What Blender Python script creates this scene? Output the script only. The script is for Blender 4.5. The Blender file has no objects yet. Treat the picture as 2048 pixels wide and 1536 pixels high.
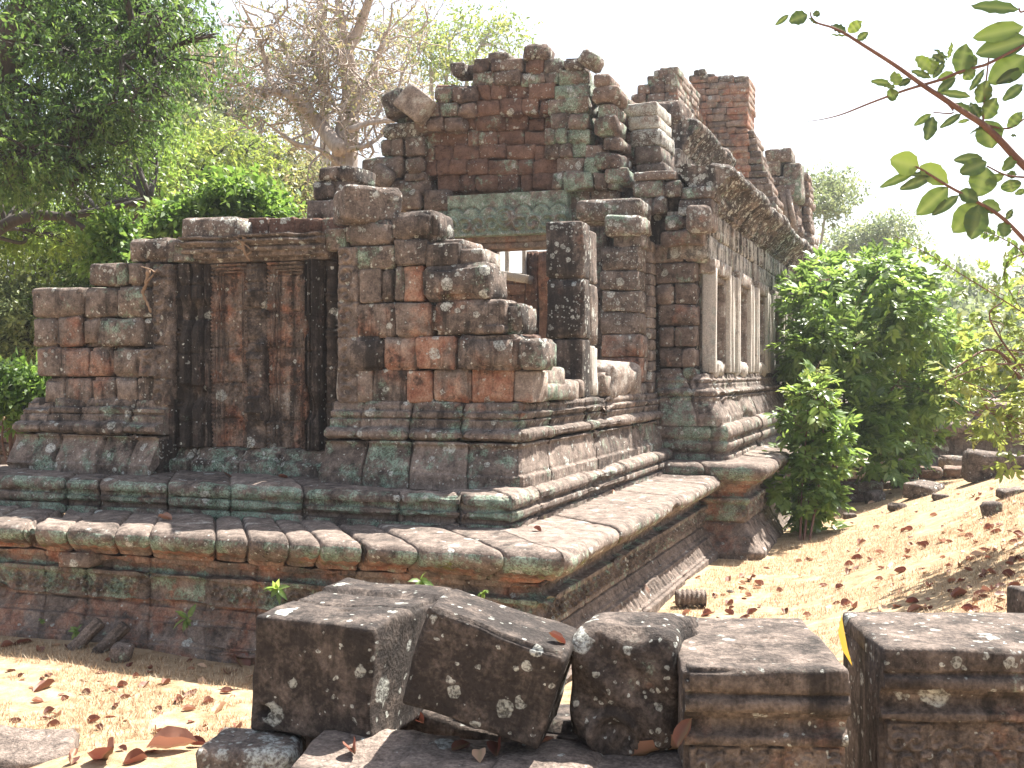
import bpy, math, random
import numpy as np
from mathutils import Vector, Matrix, Euler
R = math.radians
random.seed(7); rng = np.random.default_rng(11)
scene = bpy.context.scene
COL = scene.collection

# ------------------------------------------------------------------ camera
CAMZ, YAW, PITCH, FPX = 2.6, 20.0, 0.55, 2300.0
cam_d = bpy.data.cameras.new("camera"); cam = bpy.data.objects.new("camera", cam_d); COL.objects.link(cam)
cam_d.sensor_width = 36; cam_d.lens = FPX / 2048 * 36; cam_d.clip_start = .05; cam_d.clip_end = 3000
cam.location = (0, 0, CAMZ); cam.rotation_euler = (R(90 - PITCH), 0, R(YAW))
scene.camera = cam
# ------------------------------------------------------------------ sky, sun, exposure
HAZE = .0006
SUN_EL, SUN_AZ = 60.0, 26.0            # azimuth measured from +Y towards +X
world = bpy.data.worlds.new("World"); scene.world = world; world.use_nodes = True
wn = world.node_tree; bg = wn.nodes["Background"]
sky = wn.nodes.new("ShaderNodeTexSky"); sky.sky_type = 'NISHITA'; sky.sun_disc = False
sky.sun_elevation = R(SUN_EL); sky.sun_rotation = R(SUN_AZ); sky.dust_density = 2.5; sky.air_density = 1.2; sky.ozone_density = 1.0
hs = wn.nodes.new("ShaderNodeHueSaturation"); hs.inputs["Saturation"].default_value = .6
wn.links.new(sky.outputs[0], hs.inputs["Color"]); wn.links.new(hs.outputs[0], bg.inputs[0]); bg.inputs[1].default_value = .072
sun_d = bpy.data.lights.new("sun", 'SUN'); sun = bpy.data.objects.new("sun", sun_d); COL.objects.link(sun)
sun_d.energy = 5.0; sun_d.angle = R(.53); sun_d.color = (1, .95, .86)
sv = Vector((math.sin(R(SUN_AZ)) * math.cos(R(SUN_EL)), math.cos(R(SUN_AZ)) * math.cos(R(SUN_EL)), math.sin(R(SUN_EL))))
sun.rotation_euler = sv.to_track_quat('Z', 'Y').to_euler()
scene.view_settings.view_transform = 'Standard'; scene.view_settings.look = 'None'
scene.view_settings.exposure = 1.97; scene.view_settings.gamma = 1
scene.render.engine = 'CYCLES'
scene.cycles.max_bounces = 6; scene.cycles.transparent_max_bounces = 6; scene.cycles.volume_bounces = 0
scene.cycles.use_denoising = True

# ------------------------------------------------------------------ photo geometry: pixel (of the 2048 px picture) -> point on a real plane
_F = np.array([-math.sin(R(YAW)) * math.cos(R(PITCH)), math.cos(R(YAW)) * math.cos(R(PITCH)), -math.sin(R(PITCH))])
_R = np.array([math.cos(R(YAW)), math.sin(R(YAW)), 0.0]); _U = np.cross(_R, _F); _C = np.array([0, 0, CAMZ])
def ray(u, v): return _F + (u - 1024) / FPX * _R - (v - 768) / FPX * _U
def PY(u, v, Y): d = ray(u, v); return _C + d * (Y / d[1])
def PX(u, v, X): d = ray(u, v); return _C + d * (X / d[0])
def PZ(u, v, Z): d = ray(u, v); return _C + d * ((Z - CAMZ) / d[2])
def PT(u, v, t): return _C + ray(u, v) * t

# ------------------------------------------------------------------ noise
def _hash(ix, iy, iz, s):
    h = (ix * 374761393 + iy * 668265263 + iz * 1274126177 + s * 974711) & 0xffffffff
    h = ((h ^ (h >> 13)) * 1274126177) & 0xffffffff
    h = ((h ^ (h >> 16)) * 2246822519) & 0xffffffff
    return ((h ^ (h >> 15)) & 0xffff) / 32767.5 - 1.0
def noise3(p, s=0):
    p = np.asarray(p, float); i = np.floor(p).astype(np.int64); f = p - i; w = f * f * (3 - 2 * f)
    x, y, z = i[:, 0], i[:, 1], i[:, 2]; o = 0
    for dx in (0, 1):
        wx = w[:, 0] if dx else 1 - w[:, 0]
        for dy in (0, 1):
            wy = w[:, 1] if dy else 1 - w[:, 1]
            for dz in (0, 1):
                wz = w[:, 2] if dz else 1 - w[:, 2]
                o = o + wx * wy * wz * _hash(x + dx, y + dy, z + dz, s)
    return o
def fbm(p, s=0, oct=3):
    o = 0; a = 1
    for k in range(oct): o = o + a * noise3(np.asarray(p) * 2.03 ** k + 17.3 * k, s + k); a *= .5
    return o
def vnoise(p, s=0, oct=2): return np.stack([fbm(p, s + 100 * k, oct) for k in range(3)], 1)

# ------------------------------------------------------------------ mesh builder
def kids_props(o, label=None, cat=None, group=None, kind=None):
    if label: o['label'] = label
    if cat: o['category'] = cat
    if group: o['group'] = group
    if kind: o['kind'] = kind
    return o
def empty(name, loc, label, cat, group=None, rz=0):
    o = bpy.data.objects.new(name, None); o.empty_display_size = .2; COL.objects.link(o)
    o.location = loc; o.rotation_euler = (0, 0, rz); return kids_props(o, label, cat, group)
class MB:
    def __init__(s): s.v = []; s.f = []; s.t = []; s.w = []; s.n = 0
    def add(s, v, f, tone=(.5, .3, .2, .2), wear=(.3, 0, 0, 0)):
        v = np.asarray(v, float); f = np.asarray(f, np.int64)
        s.v.append(v); s.f.append(f + s.n)
        tone = np.asarray(tone, float); wear = np.asarray(wear, float)
        s.t.append(np.broadcast_to(tone, (len(v), 4)) if tone.ndim == 1 else tone)
        s.w.append(np.broadcast_to(wear, (len(v), 4)) if wear.ndim == 1 else wear)
        s.n += len(v)
    def build(s, name, mat, parent=None, smooth=True, origin=None, sharp=None):
        v = np.concatenate(s.v); t = np.concatenate(s.t); w = np.concatenate(s.w)
        if origin is not None: v = v - np.asarray(origin)
        me = bpy.data.meshes.new(name)
        tot = [f for f in s.f if len(f)]
        nl = sum(f.size for f in tot); npoly = sum(len(f) for f in tot)
        me.vertices.add(len(v)); me.vertices.foreach_set("co", v.astype(np.float32).ravel())
        me.loops.add(nl); me.loops.foreach_set("vertex_index", np.concatenate([f.ravel() for f in tot]).astype(np.int32))
        me.polygons.add(npoly)
        sizes = np.concatenate([np.full(len(f), f.shape[1]) for f in tot])
        me.polygons.foreach_set("loop_start", (np.cumsum(sizes) - sizes).astype(np.int32))
        me.update(calc_edges=True); me.validate()
        for an, arr in (("tone", t), ("wear", w)):
            a = me.attributes.new(an, 'FLOAT_COLOR', 'POINT'); a.data.foreach_set("color", arr.astype(np.float32).ravel())
        if smooth: me.polygons.foreach_set("use_smooth", np.ones(npoly, bool))
        me.materials.append(mat)
        o = bpy.data.objects.new(name, me); COL.objects.link(o)
        if origin is not None: o.location = origin
        if parent is not None: o.parent = parent
        return o

_tmpl = {}
def _cube(nx, ny, nz):
    k = (nx, ny, nz)
    if k in _tmpl: return _tmpl[k]
    idx = {}; vs = []; fs = []
    def vi(a):
        if a not in idx: idx[a] = len(vs); vs.append(a)
        return idx[a]
    N = k
    for ax in range(3):
        a1, a2 = (ax + 1) % 3, (ax + 2) % 3
        for side in (0, N[ax]):
            for i in range(N[a1]):
                for j in range(N[a2]):
                    q = []
                    for di, dj in ((0, 0), (1, 0), (1, 1), (0, 1)):
                        c = [0, 0, 0]; c[ax] = side; c[a1] = i + di; c[a2] = j + dj; q.append(vi(tuple(c)))
                    fs.append(q if side else q[::-1])
    _tmpl[k] = (np.array(vs), np.array(fs)); return _tmpl[k]
_sid = [0]
def stone(mb, c, size, rot=(0, 0, 0), r=.026, amp=.014, tone=(.5, .3, .2, .2), wear=(.3, 0, 0, 0), step=.11, chip=1.0, shear=None, M=None, nmax=8, post=None):
    """one worn, rounded block: c centre, size full lengths, rot euler"""
    _sid[0] += 1; sd = _sid[0]
    h = np.asarray(size, float) / 2; r = min(r, .42 * h.min())
    axs = []
    for k in range(3):
        n = int(max(1, min(nmax, round(2 * (h[k] - r) / step))))
        mid = np.linspace(-(h[k] - r), h[k] - r, n + 1)
        axs.append(np.concatenate([[-h[k], -h[k] + .35 * r], mid, [h[k] - .35 * r, h[k]]]))
    iv, f = _cube(*[len(a) - 1 for a in axs])
    p = np.stack([axs[k][iv[:, k]] for k in range(3)], 1)
    q = np.clip(p, -(h - r), h - r); d = p - q
    cnt = (np.abs(d) > 1e-6).sum(1); L = np.linalg.norm(d, axis=1); L[L < 1e-9] = 1
    e = cnt >= 2
    p[e] = q[e] + d[e] / L[e, None] * r
    off = np.array([sd * 7.31 % 97, sd * 3.17 % 89, sd * 5.77 % 83])
    ch = np.clip(noise3(p * 5 + off, 5) * 1.3 + .1, 0, 1) * e
    p -= (d / L[:, None]) * (ch * r * .9 * chip)[:, None]
    big = np.clip(noise3(p * 2.6 + off, 9) - .35, 0, 1) * (cnt >= 2)
    p -= (p / (np.linalg.norm(p, axis=1)[:, None] + 1e-6)) * (big * .12 * chip * min(1, h.min() / .15))[:, None]
    p += amp * vnoise(p * 3.1 + off, 3, 3)
    if shear is not None: p[:, 0] += shear * p[:, 2]
    if post is not None: p = post(p)
    m = Euler(rot).to_matrix() if M is None else M
    p = p @ np.array(m).T + np.asarray(c)
    mb.add(p, f, tone, wear)
def rt(a, b): return random.uniform(a, b)
def jit(t, s=.12): return (min(1, max(0, t[0] + rt(-.3, .3))), max(0, t[1] + rt(-s, s) * 1.5), max(0, t[2] + rt(-s, s)), max(0, t[3] + rt(-s, s)))

def pxblock(mb, u0, v0, u1, v1, Y, th=.5, dy=None, r=.024, amp=.014, tone=(.5, .3, .2, .2), wear=(.3, 0, 0, 0), rotj=.012, gap=.006, **k):
    """a wall block whose front face fills the measured rectangle on the plane y = Y"""
    vm = (v0 + v1) / 2; um = (u0 + u1) / 2
    x0, x1 = PY(u0, vm, Y)[0], PY(u1, vm, Y)[0]; z1, z0 = PY(um, v0, Y)[2], PY(um, v1, Y)[2]
    dy = rt(-.025, .025) if dy is None else dy
    stone(mb, ((x0 + x1) / 2, Y + th / 2 + dy, (z0 + z1) / 2), (x1 - x0 - gap, th, z1 - z0 - gap), (rt(-rotj, rotj), rt(-rotj, rotj), rt(-rotj, rotj)), r, amp, tone, wear, **k)
def pxrow(mb, v0, v1, us, Y, th=.5, tone=(.5, .3, .2, .2), wear=(.3, 0, 0, 0), js=.12, **k):
    for a, b in zip(us[:-1], us[1:]): pxblock(mb, a, v0 + rt(-1, 1), b, v1 + rt(-1, 1), Y, th, tone=jit(tone, js), wear=wear, **k)
def splits(a, b, w, var=.3):
    o = [a]
    while o[-1] < b - w * .6: o.append(o[-1] + w * rt(1 - var, 1 + var))
    if len(o) < 2: return [a, b]
    o[-1] = b; return o
def slab(mb, lo, hi, tone, wear, **k):
    lo = np.array(lo, float); hi = np.array(hi, float); stone(mb, (lo + hi) / 2, hi - lo, tone=tone, wear=wear, **k)
def tube(mb, pts, rad, sides=7, tone=(.5, .3, .2, .2), wear=(0, 0, 0, 0), cap=True):
    P = np.asarray(pts, float); n = len(P); rad = np.broadcast_to(np.asarray(rad, float), (n,))
    T = np.gradient(P, axis=0); T /= np.linalg.norm(T, axis=1)[:, None] + 1e-9
    ref = np.array([0.31, .17, .93]) if abs(T[0, 2]) < .9 else np.array([1, .2, 0.])
    A = np.cross(T, ref); A /= np.linalg.norm(A, axis=1)[:, None] + 1e-9; B = np.cross(T, A)
    an = np.linspace(0, 2 * math.pi, sides, endpoint=False)
    V = P[:, None] + rad[:, None, None] * (np.cos(an)[None, :, None] * A[:, None] + np.sin(an)[None, :, None] * B[:, None])
    i = np.arange(n - 1)[:, None] * sides; j = np.arange(sides)[None]; j2 = (j + 1) % sides
    F = np.stack([i + j, i + j2, i + sides + j2, i + sides + j], -1).reshape(-1, 4)
    mb.add(V.reshape(-1, 3), F, tone, wear)
    if cap:
        c = np.stack([P[0] * 1, P[-1] * 1]); base = mb.n; mb.add(c, np.zeros((0, 3)), tone, wear)
        st = base - n * sides
        f0 = np.array([[base, st + (k + 1) % sides, st + k] for k in range(sides)]); e = st + (n - 1) * sides
        f1 = np.array([[base + 1, e + k, e + (k + 1) % sides] for k in range(sides)])
        mb.f.append(f0); mb.f.append(f1)
def spline(pts, n=6):
    P = np.asarray(pts, float); 
    if len(P) < 3: return np.linspace(P[0], P[-1], n + 1)
    E = np.vstack([2 * P[0] - P[1], P, 2 * P[-1] - P[-2]]); o = []
    for i in range(len(P) - 1):
        p0, p1, p2, p3 = E[i:i + 4]
        for t in np.linspace(0, 1, n, endpoint=False):
            o.append(.5 * ((2 * p1) + (-p0 + p2) * t + (2 * p0 - 5 * p1 + 4 * p2 - p3) * t * t + (-p0 + 3 * p1 - 3 * p2 + p3) * t ** 3))
    o.append(P[-1]); return np.array(o)
def sstep(a, b, x): t = np.clip((x - a) / (b - a), 0, 1); return t * t * (3 - 2 * t)

# ------------------------------------------------------------------ materials
class NT:
    def __init__(s, name):
        s.m = bpy.data.materials.new(name); s.m.use_nodes = True; s.t = s.m.node_tree; s.t.nodes.clear()
        s.out = s.t.nodes.new("ShaderNodeOutputMaterial")
    def n(s, typ, **k):
        x = s.t.nodes.new(typ)
        for a, b in k.items(): setattr(x, a, b)
        return x
    def L(s, a, b): s.t.links.new(a, b)
    def val(s, sock, v):
        if isinstance(v, (int, float)): sock.default_value = v
        elif isinstance(v, tuple): sock.default_value = v if len(v) == 4 or len(sock.default_value) == 3 else (*v, 1)
        else: s.L(v, sock)
    def math(s, op, a, b=0.0, c=None, clamp=False):
        x = s.n("ShaderNodeMath", operation=op, use_clamp=clamp); s.val(x.inputs[0], a); s.val(x.inputs[1], b)
        if c is not None: s.val(x.inputs[2], c)
        return x.outputs[0]
    def mix(s, f, a, b, mode='MIX'):
        x = s.n("ShaderNodeMix", data_type='RGBA', blend_type=mode); s.val(x.inputs[0], f); s.val(x.inputs[6], a); s.val(x.inputs[7], b); return x.outputs[2]
    def noise(s, co, sc, det=4, rough=.55, dist=0.0):
        x = s.n("ShaderNodeTexNoise"); s.L(co, x.inputs["Vector"]); x.inputs["Scale"].default_value = sc; x.inputs["Detail"].default_value = det
        x.inputs["Roughness"].default_value = rough; x.inputs["Distortion"].default_value = dist; return x.outputs[0]
    def cn(s, co, sc, det=4, rough=.55, dist=0.0, k=2.2): return s.math('ADD', s.math('MULTIPLY', s.math('SUBTRACT', s.noise(co, sc, det, rough, dist), .5), k), .5)
    def vor(s, co, sc, feat='F1'):
        x = s.n("ShaderNodeTexVoronoi", feature=feat); s.L(co, x.inputs["Vector"]); x.inputs["Scale"].default_value = sc; return x
    def ramp(s, f, stops):
        x = s.n("ShaderNodeValToRGB"); s.L(f, x.inputs[0]); e = x.color_ramp.elements
        while len(e) < len(stops): e.new(.5)
        for k, (p, c) in enumerate(stops): e[k].position = p; e[k].color = (*c, 1)
        return x.outputs[0]
    def mask(s, nz, amt, thr, gain): return s.math('MULTIPLY', s.math('SUBTRACT', s.math('ADD', nz, amt), thr), gain, clamp=True)
    def attr(s, name):
        x = s.n("ShaderNodeAttribute", attribute_name=name); y = s.n("ShaderNodeSeparateColor"); s.L(x.outputs["Color"], y.inputs[0])
        return y.outputs[0], y.outputs[1], y.outputs[2], x.outputs["Alpha"]
    def map(s, co, sc):
        x = s.n("ShaderNodeMapping"); s.L(co, x.inputs[0]); x.inputs["Scale"].default_value = sc; return x.outputs[0]
def stone_mat():
    g = NT("weathered_stone"); co = g.n("ShaderNodeTexCoord").outputs["Object"]
    rnd, green, white, red = g.attr("tone"); black, lat, pale, moss = g.attr("wear")
    n1 = g.cn(co, 1.6, 6, .65); n2 = g.cn(co, 7.0, 9, .74, k=2.1); n3 = g.cn(co, 55, 4, .7, k=1.8); n4 = g.cn(co, 3.6, 9, .74, k=2.6)
    mixf = g.math('ADD', g.math('MULTIPLY', n2, .75), g.math('MULTIPLY', g.math('SUBTRACT', rnd, .35), .4))
    base = g.ramp(mixf, [(.10, (.045, .037, .034)), (.38, (.155, .123, .105)), (.62, (.265, .21, .178)), (.90, (.43, .36, .31))])
    latc = g.ramp(mixf, [(.08, (.055, .032, .027)), (.4, (.15, .085, .064)), (.64, (.215, .125, .092)), (.92, (.30, .20, .145))])
    c = g.mix(lat, base, latc)
    pm = g.mask(g.cn(co, 2.8, 7, .7), pale, 1.0, 4); c = g.mix(g.math('MULTIPLY', pm, .8), c, (.52, .48, .43))
    rn = g.cn(co, 2.1, 7, .66, .3)
    rm = g.mask(rn, red, 1.0, 3.2); c = g.mix(g.math('MULTIPLY', rm, .85), c, g.ramp(n2, [(.25, (.26, .105, .068)), (.5, (.36, .185, .125)), (.8, (.44, .29, .215))]))
    st = g.cn(g.map(co, (6, 6, .6)), 1.0, 8, .7); bm = g.mask(st, black, 1.0, 3.5); c = g.mix(g.math('MULTIPLY', bm, .85), c, (.030, .026, .024))
    crust = g.mask(g.cn(co, 4.2, 9, .75, k=2.4), g.math('MULTIPLY', black, .98), 1.0, 4); c = g.mix(g.math('MULTIPLY', crust, .8), c, (.034, .029, .027))
    gm = g.math('MULTIPLY', g.mask(n4, green, .98, 4.5), g.math('ADD', .25, g.mask(n3, 0.0, .34, 4), clamp=True))
    c = g.mix(g.math('MULTIPLY', gm, .9), c, g.ramp(n2, [(.2, (.115, .165, .12)), (.5, (.22, .305, .235)), (.8, (.35, .43, .345))]))
    mm = g.mask(g.cn(co, 5.5, 7, .7), moss, 1.05, 4); c = g.mix(mm, c, (.15, .16, .045))
    # pale lichen discs of several sizes
    wob = g.n("ShaderNodeVectorMath", operation='ADD'); g.L(co, wob.inputs[0])
    nz = g.n("ShaderNodeTexNoise"); g.L(co, nz.inputs["Vector"]); nz.inputs["Scale"].default_value = 26; nz.inputs["Detail"].default_value = 3
    sc = g.n("ShaderNodeVectorMath", operation='SCALE'); g.L(nz.outputs["Color"], sc.inputs[0]); sc.inputs["Scale"].default_value = .035; g.L(sc.outputs[0], wob.inputs[1])
    wm = None
    for s_, k_, gate in ((7, .55, .25), (15, .55, .2), (36, .5, .1)):
        v = g.vor(wob.outputs[0], s_); sp = g.n("ShaderNodeSeparateColor"); g.L(v.outputs["Color"], sp.inputs[0])
        rad = g.math('MULTIPLY', g.math('MULTIPLY', sp.outputs[0], k_), g.math('GREATER_THAN', g.math('ADD', white, gate * .0), sp.outputs[1]))
        m = g.math('MULTIPLY', g.math('SUBTRACT', rad, v.outputs["Distance"]), 16, clamp=True)
        wm = m if wm is None else g.math('MAXIMUM', wm, m)
    big = g.mask(g.cn(co, 4.6, 8, .7, k=2.4), g.math('SUBTRACT', g.math('MULTIPLY', white, .9), .22), 1.0, 6); wm = g.math('MAXIMUM', wm, big)
    wm = g.math('MULTIPLY', wm, g.math('ADD', .3, g.mask(n3, 0.0, .36, 4), clamp=True))
    c = g.mix(g.math('MULTIPLY', wm, .88), c, g.ramp(n2, [(.2, (.27, .28, .25)), (.7, (.56, .57, .53))]))
    sp = g.math('ADD', .52, g.math('MULTIPLY', n3, .96)); x = g.n("ShaderNodeMix", data_type='RGBA', blend_type='MULTIPLY'); x.inputs[0].default_value = 1
    g.L(c, x.inputs[6]); cmb = g.n("ShaderNodeCombineColor"); [g.L(sp, cmb.inputs[k]) for k in range(3)]; g.L(cmb.outputs[0], x.inputs[7]); c = x.outputs[2]
    b = g.n("ShaderNodeBsdfPrincipled"); g.L(c, b.inputs["Base Color"]); b.inputs["Roughness"].default_value = .92; b.inputs["Specular IOR Level"].default_value = .2
    pits = g.math('MULTIPLY', g.math('MULTIPLY', g.math('SUBTRACT', .45, g.vor(wob.outputs[0], 24).outputs["Distance"], clamp=True), lat), -1.6)
    hgt = g.math('ADD', g.math('ADD', g.math('MULTIPLY', n2, 1.0), g.math('MULTIPLY', n3, .45)), g.math('ADD', pits, g.math('MULTIPLY', wm, .1)))
    bp = g.n("ShaderNodeBump"); bp.inputs["Strength"].default_value = .8; bp.inputs["Distance"].default_value = .022; g.L(hgt, bp.inputs["Height"]); g.L(bp.outputs[0], b.inputs["Normal"])
    g.L(b.outputs[0], g.out.inputs[0]); return g.m
def leaf_mat(name, c0, c1, c2, trans=.45, gloss=.35):
    g = NT(name); rnd, vein, _, _ = g.attr("tone")
    c = g.ramp(rnd, [(.05, c0), (.5, c1), (.95, c2)])
    c = g.mix(g.math('MULTIPLY', vein, .35), c, (.28, .33, .12))
    d = g.n("ShaderNodeBsdfPrincipled"); g.L(c, d.inputs["Base Color"]); d.inputs["Roughness"].default_value = gloss + .1; d.inputs["Specular IOR Level"].default_value = .5
    t = g.n("ShaderNodeBsdfTranslucent"); hs = g.n("ShaderNodeHueSaturation"); hs.inputs["Saturation"].default_value = 1.08; hs.inputs["Value"].default_value = 1.9; hs.inputs["Hue"].default_value = .485
    g.L(c, hs.inputs["Color"]); g.L(hs.outputs[0], t.inputs[0])
    m = g.n("ShaderNodeMixShader"); m.inputs[0].default_value = trans; g.L(d.outputs[0], m.inputs[1]); g.L(t.outputs[0], m.inputs[2]); g.L(m.outputs[0], g.out.inputs[0]); return g.m
def bark_mat(name, c0, c1):
    g = NT(name); co = g.n("ShaderNodeTexCoord").outputs["Object"]
    n = g.noise(g.map(co, (5, 5, 1.2)), 2.5, 8, .7); c = g.ramp(n, [(.3, c0), (.7, c1)])
    b = g.n("ShaderNodeBsdfPrincipled"); g.L(c, b.inputs["Base Color"]); b.inputs["Roughness"].default_value = .9
    bp = g.n("ShaderNodeBump"); bp.inputs["Strength"].default_value = .7; bp.inputs["Distance"].default_value = .03; g.L(n, bp.inputs["Height"]); g.L(bp.outputs[0], b.inputs["Normal"])
    g.L(b.outputs[0], g.out.inputs[0]); return g.m
def ground_mat():
    g = NT("dry_grass_ground"); co = g.n("ShaderNodeTexCoord").outputs["Object"]
    n1 = g.noise(co, .55, 6, .6); n2 = g.noise(co, 6, 8, .75); n3 = g.noise(co, 60, 5, .7)
    c = g.ramp(n2, [(.30, (.14, .085, .05)), (.46, (.32, .225, .135)), (.66, (.46, .355, .24))])
    c = g.mix(g.math('MULTIPLY', g.mask(n1, 0.0, .52, 6), .6), c, (.40, .30, .19))
    c = g.mix(g.math('MULTIPLY', g.mask(g.noise(co, 1.4, 6, .7), 0.0, .60, 6), .45), c, (.24, .25, .10))
    c = g.mix(g.math('MULTIPLY', g.mask(n3, 0.0, .55, 5), .45), c, (.22, .15, .09))
    b = g.n("ShaderNodeBsdfPrincipled"); g.L(c, b.inputs["Base Color"]); b.inputs["Roughness"].default_value = .95; b.inputs["Specular IOR Level"].default_value = .1
    bp = g.n("ShaderNodeBump"); bp.inputs["Strength"].default_value = .8; bp.inputs["Distance"].default_value = .03; g.L(g.math('ADD', n2, g.math('MULTIPLY', n3, .6)), bp.inputs["Height"]); g.L(bp.outputs[0], b.inputs["Normal"])
    g.L(b.outputs[0], g.out.inputs[0]); return g.m
STONE = stone_mat(); GROUND = ground_mat()
BARK_D = bark_mat("dark_bark", (.022, .017, .014), (.075, .06, .048)); BARK_P = bark_mat("pale_bark", (.26, .20, .17), (.58, .50, .44)); BARK_G = bark_mat("grey_bark", (.2, .18, .165), (.42, .39, .36)); TWIG = bark_mat("twig_bark", (.10, .05, .04), (.22, .12, .09))
LEAF_DK = leaf_mat("dark_leaves", (.018, .042, .013), (.055, .105, .028), (.125, .19, .052))
LEAF_MID = leaf_mat("mid_leaves", (.055, .105, .025), (.13, .21, .048), (.24, .32, .08))
LEAF_BR = leaf_mat("bright_leaves", (.04, .085, .02), (.09, .165, .036), (.18, .26, .07))
LEAF_OL = leaf_mat("olive_leaves", (.09, .11, .045), (.16, .17, .075), (.24, .20, .11), .4)
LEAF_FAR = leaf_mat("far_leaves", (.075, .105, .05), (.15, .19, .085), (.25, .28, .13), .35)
LEAF_GL = leaf_mat("glossy_leaves", (.035, .08, .022), (.10, .185, .042), (.21, .30, .08), .45, .25)
LEAF_YG = leaf_mat("yellow_green_leaves", (.06, .10, .025), (.13, .18, .045), (.25, .26, .075), .45)
LEAF_BIG = leaf_mat("branch_leaves", (.04, .065, .022), (.07, .115, .03), (.16, .23, .05), .2, .3)
LEAF_DRY = leaf_mat("dry_leaves", (.11, .038, .026), (.24, .105, .065), (.50, .33, .22), .12, .5)
STRAW = leaf_mat("straw", (.18, .10, .05), (.37, .26, .15), (.56, .45, .31), .12, .6)
LEAF_YEL = leaf_mat("yellow_leaf", (.5, .33, .06), (.62, .42, .08), (.7, .5, .14), .3, .4)
ROOT = bark_mat("root_bark", (.12, .075, .045), (.30, .20, .13))
# ================================================================== GROUND
def gh(x, y):
    x = np.asarray(x, float); y = np.asarray(y, float)
    s = x + 1.35; s = .5 * (s + np.sqrt(s * s + .35)); s = 2.6 * np.tanh(.40 * s / 2.6)
    s = s * (1 - .65 * sstep(19, 29, y)) * (1 - sstep(60, 120, np.abs(y)))
    near = .85 * sstep(5.9, 4.6, y) * sstep(-6, -3.4, x)
    h = np.maximum(s, near)
    p = np.stack([x.ravel(), y.ravel(), np.zeros(x.size)], 1)
    return h + (fbm(p * .55, 3, 3) * .05).reshape(x.shape) - .02
def axis(a, b, st, far):
    c = np.arange(a, b + st / 2, st); g = st * 1.35 ** np.arange(1, 40); g = np.cumsum(g); g = g[g < far]
    return np.concatenate([a - g[::-1], c, b + g])
gx, gy = axis(-11, 6, .13, 900), axis(2.5, 34, .16, 900)
X, Y = np.meshgrid(gx, gy, indexing='ij'); Z = gh(X, Y)
mb = MB(); n0, n1 = X.shape; I = np.arange(n0 * n1).reshape(n0, n1)
mb.add(np.stack([X, Y, Z], -1).reshape(-1, 3), np.stack([I[:-1, :-1], I[1:, :-1], I[1:, 1:], I[:-1, 1:]], -1).reshape(-1, 4))
kids_props(mb.build("ground", GROUND), kind='structure', label="dry straw coloured grass ground rising to the right", cat="ground")

# ================================================================== TEMPLE
T_ = empty("ruined_temple", (-5, 14, 0), "long roofless sandstone and laterite temple ruin on a moulded stone platform", "temple")
def part(mb, name, parent=T_, label=None, **k):
    o = mb.build(name, STONE, None, **k); o.parent = parent
    o.matrix_parent_inverse = Matrix.Translation(-Vector(parent_loc(parent)))
    if label: o['label'] = label
    return o
def parent_loc(p):
    v = Vector(p.location)
    if p.parent: v = v + p.matrix_parent_inverse.translation + parent_loc(p.parent)
    return v
def resample(prof, st):
    o = [prof[0]]; 
    for a, b in zip(prof[:-1], prof[1:]):
        L = math.hypot(b[0] - a[0], b[1] - a[1]); n = max(1, int(round(L / st)))
        for k in range(1, n + 1): o.append((a[0] + (b[0] - a[0]) * k / n, a[1] + (b[1] - a[1]) * k / n))
    return np.array(o)
def soften(P, it=2):
    for _ in range(it):
        Q = P.copy(); Q[1:-1] = .25 * P[:-2] + .5 * P[1:-1] + .25 * P[2:]; P = Q
    return P
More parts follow.
